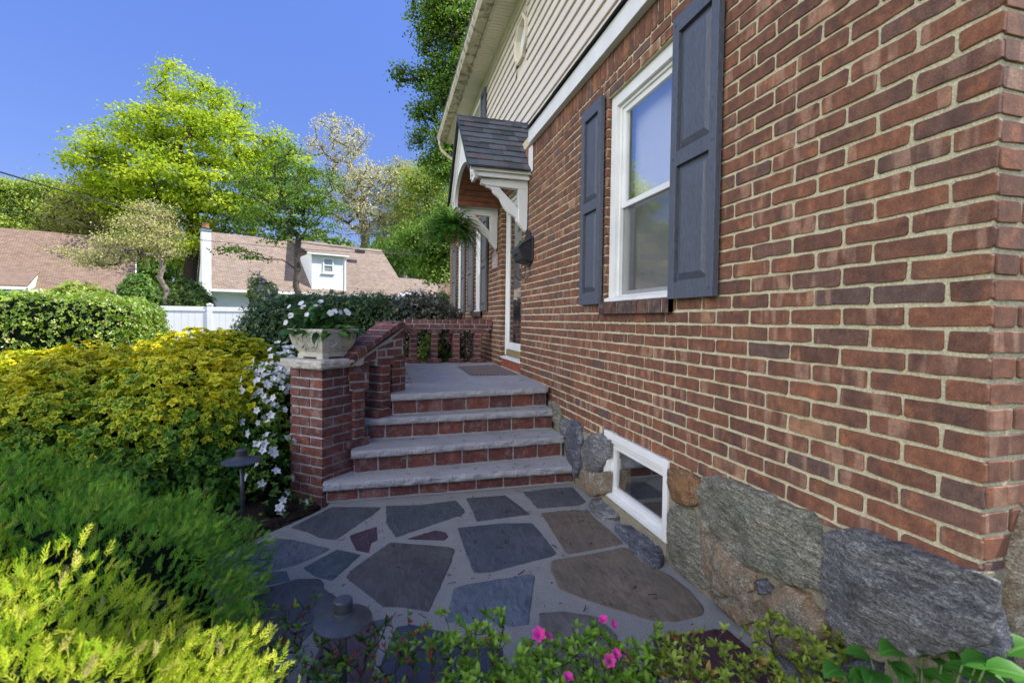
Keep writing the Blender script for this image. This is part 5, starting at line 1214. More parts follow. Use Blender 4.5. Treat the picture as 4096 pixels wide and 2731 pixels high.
M['leaf_yg2'] = leafmat("fresh yellow green leaf", [(0, (0.156, 0.260, 0.039)), (.5, (0.286, 0.390, 0.052)), (1, (0.468, 0.520, 0.091))], .4)
M['leaf_g2'] = leafmat("woodland green leaf", [(0, (0.065, 0.130, 0.026)), (.5, (0.130, 0.221, 0.039)), (1, (0.247, 0.338, 0.065))], .35)
M['leaf_olive2'] = leafmat("pale olive flowers and leaves", [(0, (.36, .28, .16)), (.4, (.46, .42, .18)), (1, (.66, .68, .30))], .4)
M['leaf_hedge'] = leafmat("privet leaf", [(0, (0.081, 0.162, 0.016)), (.45, (0.189, 0.311, 0.030)), (.9, (0.378, 0.513, 0.054)), (1, (0.675, 0.486, 0.243))], .3, .35, spec=.6)
M['leaf_box'] = leafmat("boxwood leaf", [(0, (0.022, 0.060, 0.014)), (.6, (0.042, 0.102, 0.022)), (1, (0.108, 0.168, 0.036))], .2, .35, spec=.5)
M['leaf_bronze'] = leafmat("bronze leaf", [(0, (0.040, 0.050, 0.030)), (.5, (0.070, 0.080, 0.045)), (.85, (0.110, 0.100, 0.060)), (1, (0.200, 0.210, 0.190))], .15, .3, spec=.7)
M['leaf_az'] = leafmat("azalea leaf", [(0, (0.048, 0.120, 0.018)), (.6, (0.108, 0.228, 0.030)), (1, (0.192, 0.336, 0.042))], .35, .45)
M['leaf_az2'] = leafmat("fresh azalea leaf", [(0, (0.100, 0.220, 0.020)), (.5, (0.170, 0.320, 0.030)), (1, (0.250, 0.420, 0.050))], .4, .45)
M['leaf_az3'] = leafmat("yellow green azalea leaf", [(0, (0.154, 0.198, 0.033)), (.5, (0.242, 0.352, 0.044)), (.9, (0.352, 0.440, 0.066)), (1, (0.352, 0.220, 0.055))], .4, .45)
M['bud'] = leafmat("dark red bud", [(0, (0.120, 0.020, 0.020)), (.7, (0.200, 0.040, 0.035)), (1, (0.400, 0.030, 0.140))], .1, .5)
M['flower_lilac'] = leafmat("faded lilac", [(0, (0.260, 0.200, 0.280)), (1, (0.400, 0.330, 0.420))], .2, .6, tcol=(1, 1, 1))
M['flower_yellow'] = leafmat("yellow petals", [(0, (0.750, 0.500, 0.040)), (1, (0.800, 0.620, 0.080))], .3, .6, tcol=(1, 1, .4))
M['juniper'] = leafmat("juniper green", [(0, (.08, .22, .04)), (.6, (.19, .42, .05)), (.94, (.40, .64, .06)), (1, (.30, .2, .1))], .4, .6, spec=.12)
M['juniper_gold_sunlit'] = leafmat("golden sunlit juniper", [(0, (.30, .48, .03)), (.5, (.58, .68, .05)), (.93, (.78, .80, .10)), (1, (.6, .45, .26))], .5, .6, spec=.1)  # golden tips, with sunlight put into the colour of the lit part
M['hydrangea'] = leafmat("hydrangea leaf", [(0, (.10, .25, .035)), (.15, (.04, .15, .018)), (1, (.06, .19, .022))], .3, .5, use="g", spec=.2)
M['impatiens'] = leafmat("impatiens leaf", [(0, (0.020, 0.070, 0.020)), (.6, (0.045, 0.130, 0.025)), (1, (0.100, 0.220, 0.030))], .3, .45, spec=.3)
M['fern'] = leafmat("fern frond", [(0, (.03, .12, .015)), (.6, (.07, .22, .022)), (1, (.16, .34, .035))], .4, .45)
M['stemgreen'] = plain("green stem", (.10, .16, .04), .6, .2, 20, 0); M['rustwire'] = plain("rusty chain", (.12, .05, .03), .7, .2, 20, 0)
M['bark2'] = plain("grey dogwood bark", (.11, .095, .08), .95, .3, 16, .5, 40, .1)
M['leaf_dk2'] = leafmat("dogwood leaf", [(0, (.055, .13, .014)), (.5, (.11, .22, .02)), (1, (.26, .38, .04))], .42)
M['leaf_olive3'] = leafmat("brownish spring leaf", [(0, (0.184, 0.172, 0.057)), (.5, (0.287, 0.287, 0.069)), (1, (0.414, 0.460, 0.103))], .4)
M['leaf_yg3'] = leafmat("pale yellow green catkins", [(0, (.28, .28, .08)), (.5, (.42, .43, .13)), (1, (.58, .58, .24))], .4)
# ================================================================== houses across the gardens
HDIR = np.array([.927, .375, 0]); HN = np.array([.375, -.927, 0])
def neighbour(name, label, ref, zf=2.7):
    p0 = atd(ref, (zf - CAM[2]) * F_PX / ((1255 + ref[0] * .0125) - ref[1])); p0[2] = 0
    o = empty(name, tuple(p0), label, "house")
    def W(u, v, z): q = p0 + HDIR * u - HN * v; return (q[0], q[1], z)
    def UZ(p, v=0.): q = atpl(p, p0 - HN * v, HN); return float(np.dot(q - p0, HDIR)), float(q[2])
    return o, W, UZ
def roofquad(name, pts, mat, parent, thick=.08):
    """sloping roof slab with UV in metres; pts = 4 corners, first edge along the eave"""
    P = [Vector(p) for p in pts]; nn = (P[1] - P[0]).cross(P[3] - P[0]).normalized()
    if nn.z < 0: nn = -nn
    mb = MB(); mb.prism([p - nn * thick for p in P], nn * thick); o = mb.build(name, mat, parent); me = o.data; uvl = me.uv_layers.new(name="uv")
    e = (P[1] - P[0]).normalized(); v = nn.cross(e)
    for l in me.loops:
        q = me.vertices[l.vertex_index].co + (Vector((0, 0, 0))) - P[0]; uvl.data[l.index].uv = (q.dot(e) + 50, q.dot(v) + 50)
    return o
def far_window(parent, W, UZ, p0, p1, v, muntin=False):
    u0, z1 = UZ(p0, v); u1, z0 = UZ(p1, v); f = .07; mb = MB()
    def b(a, c, z0_, z1_, v0, v1): mb.prism([W(a, v0, z0_), W(c, v0, z0_), W(c, v0, z1_), W(a, v0, z1_)], tuple(np.array(W(a, v1, 0)) - np.array(W(a, v0, 0))))
    b(u0, u0 + f, z0, z1, v - .05, v + .05); b(u1 - f, u1, z0, z1, v - .05, v + .05); b(u0 + f, u1 - f, z1 - f, z1, v - .05, v + .05); b(u0 + f, u1 - f, z0, z0 + f, v - .05, v + .05); zm = (z0 + z1) / 2; b(u0 + f, u1 - f, zm - .025, zm + .025, v - .04, v + .05)
    b(u0 - .06, u1 + .06, z0 - .07, z0 - .002, v - .09, v + .03)
    w_ = mb.build("window", M['white'], parent); mb = MB(); P = [W(u0 + f, v - .01, z0 + f), W(u1 - f, v - .01, z0 + f), W(u1 - f, v - .01, z1 - f), W(u0 + f, v - .01, z1 - f)]; mb.prism(P, tuple(HN * -.01)); mb.build("pane", M['glassdark'], w_)
def street():
    # ---- white stucco house with a dormer
    o, W, UZ = neighbour("white_house", "white stucco house with tan shingled roof and a dormer, seen above the dark hedge", (844, 1148))
    uL = 0.; uR = UZ((1640, 1180))[0]; ze = 2.7; V = 4.6; zr = UZ((1200, 965), V)[1]; uw = UZ((1790, 1180))[0]
    mb = MB(); mb.prism([W(uL, .3, 0), W(uw, .3, 0), W(uw, 8.5, 0), W(uL, 8.5, 0)], (0, 0, 2.55)); mb.prism([W(uL + .02, .32, 2.55), W(uL + .02, 8.4, 2.55), W(uL + .02, V, zr - .15)], tuple(HDIR * .2)); mb.build("wall", M['stucco'], o)
    roofquad("roof", [W(uL - .05, -.1, ze - .1), W(uR, -.1, ze - .1), W(uR, V, zr), W(uL - .05, V, zr)], M['tanroof'], o)
    roofquad("roof", [W(uR, 9.2, ze - .1), W(uL - .05, 9.2, ze - .1), W(uL - .05, V, zr), W(uR, V, zr)], M['tanroof'], o)
    zr2 = UZ((1700, 1118), 2.4)[1]
    roofquad("wing_roof", [W(uR - .1, -.05, ze - .12), W(uw + .2, -.05, ze - .12), W(uw + .2, 2.4, zr2), W(uR - .1, 2.4, zr2)], M['tanroof'], o)
    mb = MB(); mb.prism([W(uR - .06, 0, ze - .3), W(uR - .06, 9, ze - .3), W(uR - .06, V, zr - .1)], tuple(HDIR * .05)); mb.build("gable_end", M['stucco'], o)
    mb = MB(); mb.prism([W(uL - .05, -.22, ze - .21), W(uL - .05, -.1, ze - .21), W(uL - .05, -.1, ze - .09), W(uL - .05, -.22, ze - .09)], tuple(HDIR * (uw + .2))); mb.prism([W(uL, .02, ze - .3), W(uL, .3, ze - .3), W(uL, .3, ze - .2), W(uL, .02, ze - .2)], tuple(HDIR * uw)); mb.build("gutter", M['white'], o)
    # chimney at the left end
    a, zt_ = UZ((805, 925)); b, _ = UZ((843, 925)); mb = MB(); mb.prism([W(a, -.25, 0), W(b, -.25, 0), W(b, .5, 0), W(a, .5, 0)], (0, 0, zt_)); ch = mb.build("chimney", M['whitebrick'], o)
    mb = MB(); mb.prism([W(a - .03, -.28, zt_ + .001), W(b + .03, -.28, zt_ + .001), W(b + .03, .53, zt_ + .001), W(a - .03, .53, zt_ + .001)], (0, 0, .1)); mb.build("chimney_cap", M['bluecap'], ch)
    mb = MB(); c = np.array(W((a + b) / 2, .1, zt_ + .1)); mb.lathe([(.14, 0), (.13, .25), (.15, .27), (.15, .3), (.1, .31)], tuple(c), 14); mb.build("chimney_pot", M['terra'], ch)
    # dormer
    v0 = .25; a, zt2 = UZ((1247, 1010), v0); b, _ = UZ((1376, 1010), v0); zb2 = UZ((1300, 1160), v0)[1]; vb = (zt2 - ze + .1) / (zr - ze + .1) * (V + .1) + .0
    mb = MB(); mb.prism([W(a, v0, zb2 - .1), W(b, v0, zb2 - .1), W(b, v0, zt2), W(a, v0, zt2)], tuple(-HN * (vb + .3))); d = mb.build("dormer", M['stucco'], o)
    zq = UZ((1300, 968), V - .5)[1]
    roofquad("dormer_roof", [W(a - .25, v0 - .22, zt2 + .02), W(b + .2, v0 - .22, zt2 + .02), W(b + .2, V - .2, zq), W(a - .25, V - .2, zq)], M['tanroof'], d, .06)
    mb = MB(); mb.prism([W(a - .26, v0 - .25, zt2 - .10), W(b + .21, v0 - .25, zt2 - .10), W(b + .21, v0 - .25, zt2 - .02), W(a - .26, v0 - .25, zt2 - .02)], tuple(-HN * .24)); mb.build("dormer_fascia", M['white'], d)
    mb = MB(); mb.prism([W(b + .02, v0 - .06, zb2), W(b + .1, v0 - .06, zb2), W(b + .1, v0 - .06, zt2 - .1), W(b + .02, v0 - .06, zt2 - .1)], tuple(-HN * .05)); mb.build("downpipe", M['white'], d)
    far_window(d, W, UZ, (1291, 1030), (1334, 1093), v0)
    far_window(o, W, UZ, (990, 1186), (1060, 1240), .3)
    mb = MB(); q = np.array(W(UZ((1368, 1000))[0], 2.2, zt2 + .25)); mb.lathe([(.06, 0), (.06, .25), (.1, .26), (.1, .3), (.02, .33)], tuple(q), 10); mb.build("roof_vent", M['black'], o)
    u_ = UZ((1445, 1005), 2.6); mb = MB(); mb.prism([W(u_[0] - .3, 2.5, u_[1] - .1), W(u_[0] + .2, 2.5, u_[1] - .12), W(u_[0] + .2, 2.5, u_[1] + .08), W(u_[0] - .3, 2.5, u_[1] + .1)], tuple(-HN * .4)); mb.build("roof_vent", M['black'], o)
    # ---- house with the brown roof at the left edge
    o, W, UZ = neighbour("brown_roofed_house", "low white sided house under a wide brown shingled roof at the left edge", (195, 1155))
    uR = UZ((522, 1160))[0]; uL = uR - 20; V = 5.0; zr = UZ((545, 958), V)[1]; uRr = uR + .2
    roofquad("roof", [W(uL, -.1, 2.62), W(uRr, -.1, 2.62), W(uRr, V, zr), W(uL, V, zr)], M['brownroof'], o); roofquad("roof", [W(uRr, 10, 2.62), W(uL, 10, 2.62), W(uL, V, zr), W(uRr, V, zr)], M['brownroof'], o)
    mb = MB(); mb.prism([W(uL, .3, 0), W(uR, .3, 0), W(uR, 9.5, 0), W(uL, 9.5, 0)], (0, 0, 2.5)); mb.prism([W(uR - .1, .3, 2.5), W(uR - .1, 9.5, 2.5), W(uR - .1, V, zr - .2)], tuple(HDIR * .1)); mb.build("wall", M['clap'], o)
    mb = MB(); mb.prism([W(uRr + .001, -.12, 2.44), W(uRr + .001, V, zr - .16), W(uRr + .001, V, zr + .03), W(uRr + .001, -.12, 2.64)], tuple(HDIR * .05)); mb.prism([W(uL, -.24, 2.5), W(uL, -.1, 2.5), W(uL, -.1, 2.63), W(uL, -.24, 2.63)], tuple(HDIR * 20)); mb.build("rake_trim", M['white'], o)
    # front wing
    vf = -2.2; a = UZ((108, 1140), vf)[0]; ztp = UZ((218, 1095), 1.1)[1]; zf = UZ((60, 1140), vf)[1]
    roofquad("wing_roof", [W(uL, vf, zf), W(a, vf, zf), W(a, 1.3, ztp + .1), W(uL, 1.3, ztp + .1)], M['brownroof'], o)
    mb = MB(); mb.prism([W(a - .12, vf + .15, 0), W(a - .12, 1.3, 0), W(a - .12, 1.3, ztp - .08), W(a - .12, vf + .15, zf - .1)], tuple(HDIR * .1)); mb.prism([W(uL, vf + .15, 0), W(a - .2, vf + .15, 0), W(a - .2, vf + .15, zf - .3), W(uL, vf + .15, zf - .3)], tuple(-HN * .1)); mb.build("wing_wall", M['clap'], o)
    mb = MB(); mb.prism([W(uL, vf - .1, zf - .22), W(uL, vf + .02, zf - .22), W(uL, vf + .02, zf - .08), W(uL, vf - .1, zf - .08)], tuple(HDIR * (a - uL))); mb.prism([W(uL, vf, zf - .5), W(uL, vf + .12, zf - .5), W(uL, vf + .12, zf - .24), W(uL, vf, zf - .24)], tuple(HDIR * (a - uL))); mb.build("wing_gutter", M['white'], o)
    # ---- brick chimney of a house beyond
    p = PT(1022, 700, 27); o = empty("brick_chimney_stack", (p[0], p[1], 0), "weathered red brick chimney stack beyond the far corner of the house", "chimney"); mb = MB(); zt_ = PT(1015, 632, 27)[2]
    mb.box((p[0] - .35, p[1] - .3, 0), (p[0] + 1.2, p[1] + .3, zt_)); mb.build("shaft", M['farbrick'], o); mb = MB(); mb.box((p[0] - .4, p[1] - .35, zt_), (p[0] + 1.25, p[1] + .35, zt_ + .12)); mb.build("cap", M['farbrick'], o)
M['bluecap'] = plain("blue grey chimney cap", (.16, .26, .30), .7, .2, 8)
mt, nt, b = newmat("clapboard"); v_ = coords(nt, (0, 0, 1)); wv = nt.nodes.new("ShaderNodeTexWave"); wv.wave_type = 'BANDS'; wv.bands_direction = 'Z'; wv.wave_profile = 'SAW'; wv.inputs['Scale'].default_value = 1.3; nt.links.new(v_, wv.inputs[0])
nt.links.new(ramp(nt, wv.outputs[0], [(0, (.72, .72, .68)), (.9, (.74, .74, .70)), (.97, (.4, .4, .38))]), b.inputs['Base Color']); bump(nt, b, wv.outputs[0], .4, .02); M['clap'] = mt
def farbrick():
    mt, nt, b = newmat("far brick"); v = coords(nt, (1, 1, 1), (pi / 2, 0, 0)); bt = nt.nodes.new("ShaderNodeTexBrick"); nt.links.new(v, bt.inputs[0]); bt.inputs['Scale'].default_value = 1; bt.inputs['Brick Width'].default_value = .22; bt.inputs['Row Height'].default_value = .075; bt.inputs['Mortar Size'].default_value = .012
    bt.inputs['Color1'].default_value = (.36, .13, .08, 1); bt.inputs['Color2'].default_value = (.26, .10, .065, 1); bt.inputs['Mortar'].default_value = (.45, .42, .36, 1); nt.links.new(bt.outputs[0], b.inputs['Base Color']); return mt
M['farbrick'] = farbrick()
street()
def fence():
    L0 = PT(385, 700, 13.6); R0 = PT(640, 702, 14.6); d = unit(R0[:2] - L0[:2]); nn = np.array([d[1], -d[0]]); o = empty("white_vinyl_fence", (L0[0], L0[1], 0), "white vinyl privacy fence between the trimmed hedge and the dark hedge", "fence")
    post = PT(483, 700, 14.); up = float(np.dot(post[:2] - L0[:2], d)); zt_ = 1.60; L = float(np.linalg.norm(R0[:2] - L0[:2]))
    def w_(u, v, z): q = L0[:2] + d * u + nn * v; return (q[0], q[1], z)
    def bx(mb, u0, u1, v0, v1, z0, z1): mb.prism([w_(u0, v0, z0), w_(u1, v0, z0), w_(u1, v1, z0), w_(u0, v1, z0)], (0, 0, z1 - z0))
    for a, b_ in ((-1.2, up - .065), (up + .065, L)):
        mb = MB(); u = a
        while u < b_: bx(mb, u, min(b_, u + .165), -.018, .018, .1, zt_ - .14); u += .17
        mb.build("panel", M['vinylwhite'], o); 
        for za, zb_ in ((zt_ - .15, zt_ - .02), (.05, .18)): mb = MB(); bx(mb, a, b_, -.04, .04, za, zb_); mb.build("rail", M['vinylwhite'], o, bevel=.005)
    for u in (up,):
        mb = MB(); bx(mb, u - .065, u + .065, -.065, .065, 0, zt_ + .03); p_ = mb.build("post", M['vinylwhite'], o, bevel=.006); mb = MB(); bx(mb, u - .08, u + .08, -.08, .08, zt_ + .031, zt_ + .055)
        a = [w_(u + x, y, zt_ + .055) for x, y in ((-.07, -.07), (.07, -.07), (.07, .07), (-.07, .07))]; mb.add(a + [w_(u, 0, zt_ + .09)], [(0, 1, 4), (1, 2, 4), (2, 3, 4), (3, 0, 4)]); mb.build("post_cap", M['vinylwhite'], p_)
M['vinylwhite'] = plain("white fence vinyl", (.72, .73, .75), .45, .03, 2, 0)
fence()
def wires():
    for k, (pts, D0, D1, lab) in enumerate([([(-60, 670), (0, 688), (255, 764), (574, 850), (810, 911), (1174, 966), (1408, 996), (1595, 1013), (1820, 1012)], 11, 26, "thick twisted black cable crossing above the others from the upper left"),
            ([(-60, 822), (0, 835), (319, 898), (797, 959), (1200, 995), (1572, 1017), (1830, 1020)], 13, 27, "thin black cable running below the thick twisted one"),
            ([(1100, 955), (1352, 987), (1600, 995), (1830, 1003)], 24, 28, "short thin cable over the white house roof beside the dormer")]):
        n = len(pts); P = [atd(p, D0 + (D1 - D0) * i / (n - 1)) for i, p in enumerate(pts)]
        # smooth
        Q = []
        for i in range(n - 1):
            a, b_, c, d_ = P[max(0, i - 1)], P[i], P[i + 1], P[min(n - 1, i + 2)]
            for t in np.linspace(0, 1, 6, endpoint=False): Q.append(.5 * ((2 * b_) + (-a + c) * t + (2 * a - 5 * b_ + 4 * c - d_) * t * t + (-a + 3 * b_ - 3 * c + d_) * t ** 3))
        Q.append(P[-1]); mb = MB(); mb.tube(Q, .022 if k == 0 else .012, 5); o = mb.build("overhead_cable", M['wire']); tag(o, lab, "cable", "overhead cables")
wires()
# ================================================================== trees
tree("maple_tree", "tallest tree, bright yellow green maple rising in the middle distance", PT(437, 735, 34) * [1, 1, 0], PT(445, 430, 34), [E_(430, 215, 75, 60, 34), E_(490, 245, 70, 55, 34), E_(365, 285, 75, 50, 34), E_(450, 320, 150, 60, 34), E_(250, 330, 75, 50, 34), E_(225, 385, 60, 60, 34), E_(320, 390, 140, 60, 33), E_(560, 350, 110, 55, 34), E_(640, 360, 60, 55, 35), E_(680, 420, 40, 60, 35), E_(480, 430, 160, 60, 33), E_(610, 450, 80, 60, 34), E_(400, 500, 140, 50, 34), E_(530, 500, 100, 45, 34), E_(290, 450, 110, 45, 34), E_(420, 570, 120, 35, 34)], 640, 62000, .19, M['leaf_yg'], M['bark'], .42, .8, clump=.46, flat=.38, rmin=.022, upb=.9, seed=3, group="tall trees behind the neighbouring houses")
tree("dogwood_tree", "spreading dark green dogwood with a bare leaning trunk in front of the white house", PT(690, 705, 18.5) * [1, 1, 0] , PT(680, 545, 18.5), [E_(675, 375, 70, 30, 18.5), E_(620, 420, 80, 35, 18.5), E_(730, 415, 60, 40, 18.5), E_(670, 460, 110, 30, 18.5), E_(600, 500, 90, 22, 18), E_(740, 480, 60, 30, 18.5), E_(550, 575, 48, 16, 18), E_(590, 590, 25, 12, 18), E_(690, 520, 90, 18, 18.5), E_(640, 545, 60, 10, 18.5)], 260, 11500, .085, M['leaf_dk2'], M['bark2'], .12, .4, clump=.2, seed=5, flat=.28, group="trees in the neighbours' gardens")
tree("oak_tree", "pale budding oak with sparse cream leaves right of the tall maple", PT(840, 735, 44) * [1, 1, 0], PT(830, 480, 44), [E_(770, 310, 55, 40, 44), E_(830, 330, 40, 35, 44), E_(720, 340, 30, 30, 44), E_(800, 400, 80, 45, 44), E_(860, 430, 70, 50, 44), E_(780, 470, 70, 40, 44), E_(850, 510, 80, 45, 43)], 520, 10500, .16, M['leaf_pale'], M['palebark'], .4, .9, clump=.34, rmin=.028, seed=8, group="tall trees behind the neighbouring houses")
tree("oak_tree", "second pale oak, fuller and beige, nearest the house roofline", PT(925, 735, 46) * [1, 1, 0], PT(925, 520, 46), [E_(915, 420, 50, 50, 46), E_(960, 410, 40, 50, 46), E_(900, 490, 60, 50, 46), E_(960, 500, 55, 60, 46), E_(930, 570, 50, 40, 46)], 320, 14000, .17, M['leaf_yg3'], M['palebark'], .35, 1., clump=.4, rmin=.025, seed=9, group="tall trees behind the neighbouring houses")
tree("woodland_tree", "green leafed tree standing low behind the right end of the white roof", PT(985, 735, 38) * [1, 1, 0], PT(985, 560, 38), [E_(960, 560, 50, 50, 38), E_(1000, 580, 50, 60, 38), E_(900, 590, 60, 30, 40), E_(1030, 520, 40, 60, 38)], 220, 18000, .17, M['leaf_g'], M['bark'], .35, 1., clump=.7, seed=10, group="tall trees behind the neighbouring houses")
tree("oak_tree", "airy yellow green oak just left of the portico, behind the white roof", PT(985, 735, 42) * [1, 1, 0], PT(985, 520, 42), [E_(980, 420, 55, 45, 42), E_(1010, 480, 50, 60, 42), E_(950, 480, 40, 50, 42), E_(1020, 400, 40, 40, 42)], 330, 11000, .17, M["leaf_yg2"], M["palebark"], .3, 1., clump=.42, seed=21, group="tall trees behind the neighbouring houses")
tree("woodland_tree", "yellow green tree at the left edge above the brown roof", PT(60, 735, 40) * [1, 1, 0], PT(60, 520, 40), [E_(40, 450, 75, 35, 40), E_(110, 440, 50, 30, 40), E_(20, 500, 80, 35, 40), E_(110, 490, 60, 30, 40), E_(60, 540, 110, 30, 40)], 420, 34000, .17, M['leaf_yg2'], M['bark'], .4, 1., clump=.45, seed=11, group="tall trees behind the neighbouring houses")
tree("woodland_tree", "olive brown budding tree between the left edge tree and the maple", PT(215, 735, 37) * [1, 1, 0], PT(215, 560, 37), [E_(230, 440, 65, 40, 37), E_(200, 490, 80, 35, 37), E_(270, 520, 90, 40, 36), E_(170, 530, 70, 25, 36), E_(330, 560, 70, 30, 36)], 420, 20000, .16, M['leaf_olive3'], M['bark'], .35, 1., clump=.42, seed=12, group="tall trees behind the neighbouring houses")
tree("dogwood_tree", "pale flowering dogwood with grey branches in front of the brown roof", PT(382, 715, 17) * [1, 1, 0], PT(375, 610, 17), [E_(330, 520, 60, 30, 17), E_(300, 560, 70, 25, 17), E_(250, 590, 60, 22, 17), E_(210, 600, 40, 16, 17), E_(380, 560, 40, 35, 17), E_(180, 580, 35, 12, 17), E_(360, 480, 40, 20, 17)], 300, 8500, .06, M['leaf_olive2'], M['palebark'], .09, .45, clump=.22, seed=13, flat=.35, group="trees in the neighbours' gardens")
tree("shade_tree", "large dark green tree rising beside and behind the gutter of the brick house", PT(1130, 740, 15) * [1, 1, 0], PT(1110, 330, 15), [E_(1000, 20, 60, 40, 15), E_(1060, 60, 60, 60, 15), E_(990, 90, 35, 40, 15), E_(1060, 150, 60, 50, 15), E_(1000, 170, 45, 25, 15), E_(940, 178, 38, 16, 15), E_(1030, 220, 50, 40, 15), E_(975, 260, 32, 32, 15), E_(1030, 300, 40, 40, 15), E_(960, 310, 25, 20, 15), E_(1010, 360, 45, 30, 15), E_(1030, 395, 50, 18, 15), E_(1100, 40, 50, 60, 15.5)], 480, 30000, .082, M['leaf_dk2'], M['bark'], .22, .5, clump=.17, seed=14, group="trees in the neighbours' gardens")
tree("garden_tree", "low dark green tree with drooping leaves behind the hanging fern", PT(1075, 735, 14) * [1, 1, 0], PT(1060, 560, 14), [E_(960, 545, 40, 22, 14), E_(1000, 560, 45, 35, 14), E_(1030, 530, 40, 40, 14), E_(1010, 615, 28, 30, 14), E_(975, 600, 20, 12, 14)], 200, 13000, .08, M['leaf_dk2'], M['bark'], .12, .5, clump=.2, seed=15, group="trees in the neighbours' gardens")
def far_woods():
    ells = []
    r_ = random.Random(4)
    for px in range(-150, 1150, 55): ells.append(E_(px, 600 + r_.uniform(-12, 15), 45, 55 + r_.uniform(-15, 20), 58 + r_.uniform(-5, 8)))
    P = np.concatenate([np.array(c) + unit(rng.normal(size=(1300, 3))) * (rng.random((1300, 1)) ** .3) * np.array(r) for c, r in ells]); P = P[P[:, 2] > .2]
    o = instance_mesh("far_woods", T_quad(.8), P, rand_frames(rdir(len(P)), .5, .3), .3 + .35 * rng.random(len(P)), M['leaf_g2']); tag(o, kind='stuff')
far_woods()
# ================================================================== shrubs and hedges
def shrub(name, label, cat, ells, n, size, mat, tmpl, group=None, jit=.03, bumpy=.06, bs=4, thick=.15, tilt=.5, upb=.35, coremat=True, shrink=.8, shade=None, seed=0, stems=True, leafname="foliage", cullback=True):
    c = ells[0][0]; o = empty(name, (c[0], c[1], 0), label, cat, group)
    P, Nn = shell(ells, n, jit=jit, bumpy=bumpy, bs=bs, thick=thick, seed=seed)
    Fr = rand_frames(Nn, tilt, upb); sh = None if shade is None else shade(P, Nn)
    instance_mesh(leafname, tmpl, P, Fr, size * (.65 + .6 * rng.random(len(P))), mat, o, shade=sh)
    if coremat: core("branches", ells, M['shrubcore'], o, shrink)  # solid dark body, not twigs: paints the shade inside the shrub
    return o, P, Nn
def flowers(o, P, Nn, rad, mat, n=5, up_=.45, name="flower", pw=.85):
    pet = T_leaf(.12, pw, .12, 3, 1.3); it = []
    for k in range(n):
        q = 2 * pi * k / n; d = np.array([cos(q) * cos(up_), sin(q) * cos(up_), sin(up_)]); it.append((pet, frames(d[None], np.array([[0, 0, 1.]]))[0], (0, 0, 0)))
    return piece_parts(name, T_merge(it), P, rand_frames(Nn, .25, 0), rad * (.8 + .4 * rng.random(len(P))), mat, o)
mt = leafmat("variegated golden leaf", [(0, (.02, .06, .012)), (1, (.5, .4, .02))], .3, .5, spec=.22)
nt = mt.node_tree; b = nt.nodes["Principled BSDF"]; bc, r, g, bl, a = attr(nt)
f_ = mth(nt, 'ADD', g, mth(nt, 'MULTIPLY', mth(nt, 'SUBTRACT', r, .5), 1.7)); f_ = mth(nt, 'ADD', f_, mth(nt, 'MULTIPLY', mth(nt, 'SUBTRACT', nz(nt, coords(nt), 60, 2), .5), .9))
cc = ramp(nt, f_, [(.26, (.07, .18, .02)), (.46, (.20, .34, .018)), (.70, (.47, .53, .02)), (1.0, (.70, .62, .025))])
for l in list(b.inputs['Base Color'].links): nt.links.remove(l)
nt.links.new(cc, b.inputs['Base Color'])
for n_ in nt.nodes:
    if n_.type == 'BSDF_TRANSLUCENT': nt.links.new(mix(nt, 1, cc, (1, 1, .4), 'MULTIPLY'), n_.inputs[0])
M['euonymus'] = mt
ros = rosette(7, w=.74, segs=3, pk=1.55, curl=.16)
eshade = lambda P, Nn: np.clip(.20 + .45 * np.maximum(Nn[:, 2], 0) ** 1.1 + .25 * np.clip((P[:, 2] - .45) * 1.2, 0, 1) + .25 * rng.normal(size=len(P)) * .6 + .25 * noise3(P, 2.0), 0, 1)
EU = [((-2.98, 3.74, .18), (.82, 1.08, .88), 2.2), ((-3.85, 3.9, .10), (1.05, 1.25, .86), 2.2), ((-4.9, 4.1, .0), (1.25, 1.25, .76), 2.1)]
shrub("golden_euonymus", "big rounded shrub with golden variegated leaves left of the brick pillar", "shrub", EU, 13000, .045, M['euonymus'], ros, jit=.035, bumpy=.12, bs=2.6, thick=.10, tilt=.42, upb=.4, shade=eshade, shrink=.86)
p_ = PT(465, 775, 6.6)
shrub("golden_euonymus", "small golden shrub in the sun at the foot of the white fence", "shrub", [((p_[0], p_[1], .35), (.95, .5, .72), 2.5)], 1500, .055, M['euonymus'], ros, jit=.03, bumpy=.08, thick=.08, tilt=.4, upb=.7, shade=lambda P, Nn: np.clip(.75 + .2 * rng.normal(size=len(P)), 0, 1), shrink=.82)
# white azalea between the golden shrub and the pillar
wa = [((-2.30, 3.40, .48), (.30, .5, .56)), ((-2.3, 2.85, .15), (.16, .28, .38)), ((-2.2, 2.62, .02), (.15, .18, .20))]
o, P, Nn = shrub("white_azalea", "white flowering azalea squeezed between the golden shrub and the brick pillar", "shrub", wa, 900, .034, M['leaf_az'], rosette(6, w=.5, segs=2), jit=.03, thick=.2, shrink=.42)
sel = rng.choice(len(P), 170, replace=False); sel = sel[(Nn[sel, 1] < .75)]; pr = np.concatenate([sel, [i for i in range(len(P)) if P[i, 2] > .72 and rng.random() < .75]])
flowers(o, P[pr] + Nn[pr] * .03, unit(Nn[pr] + [0, -.3, .2]), .033, M['flower_white'], pw=.66)
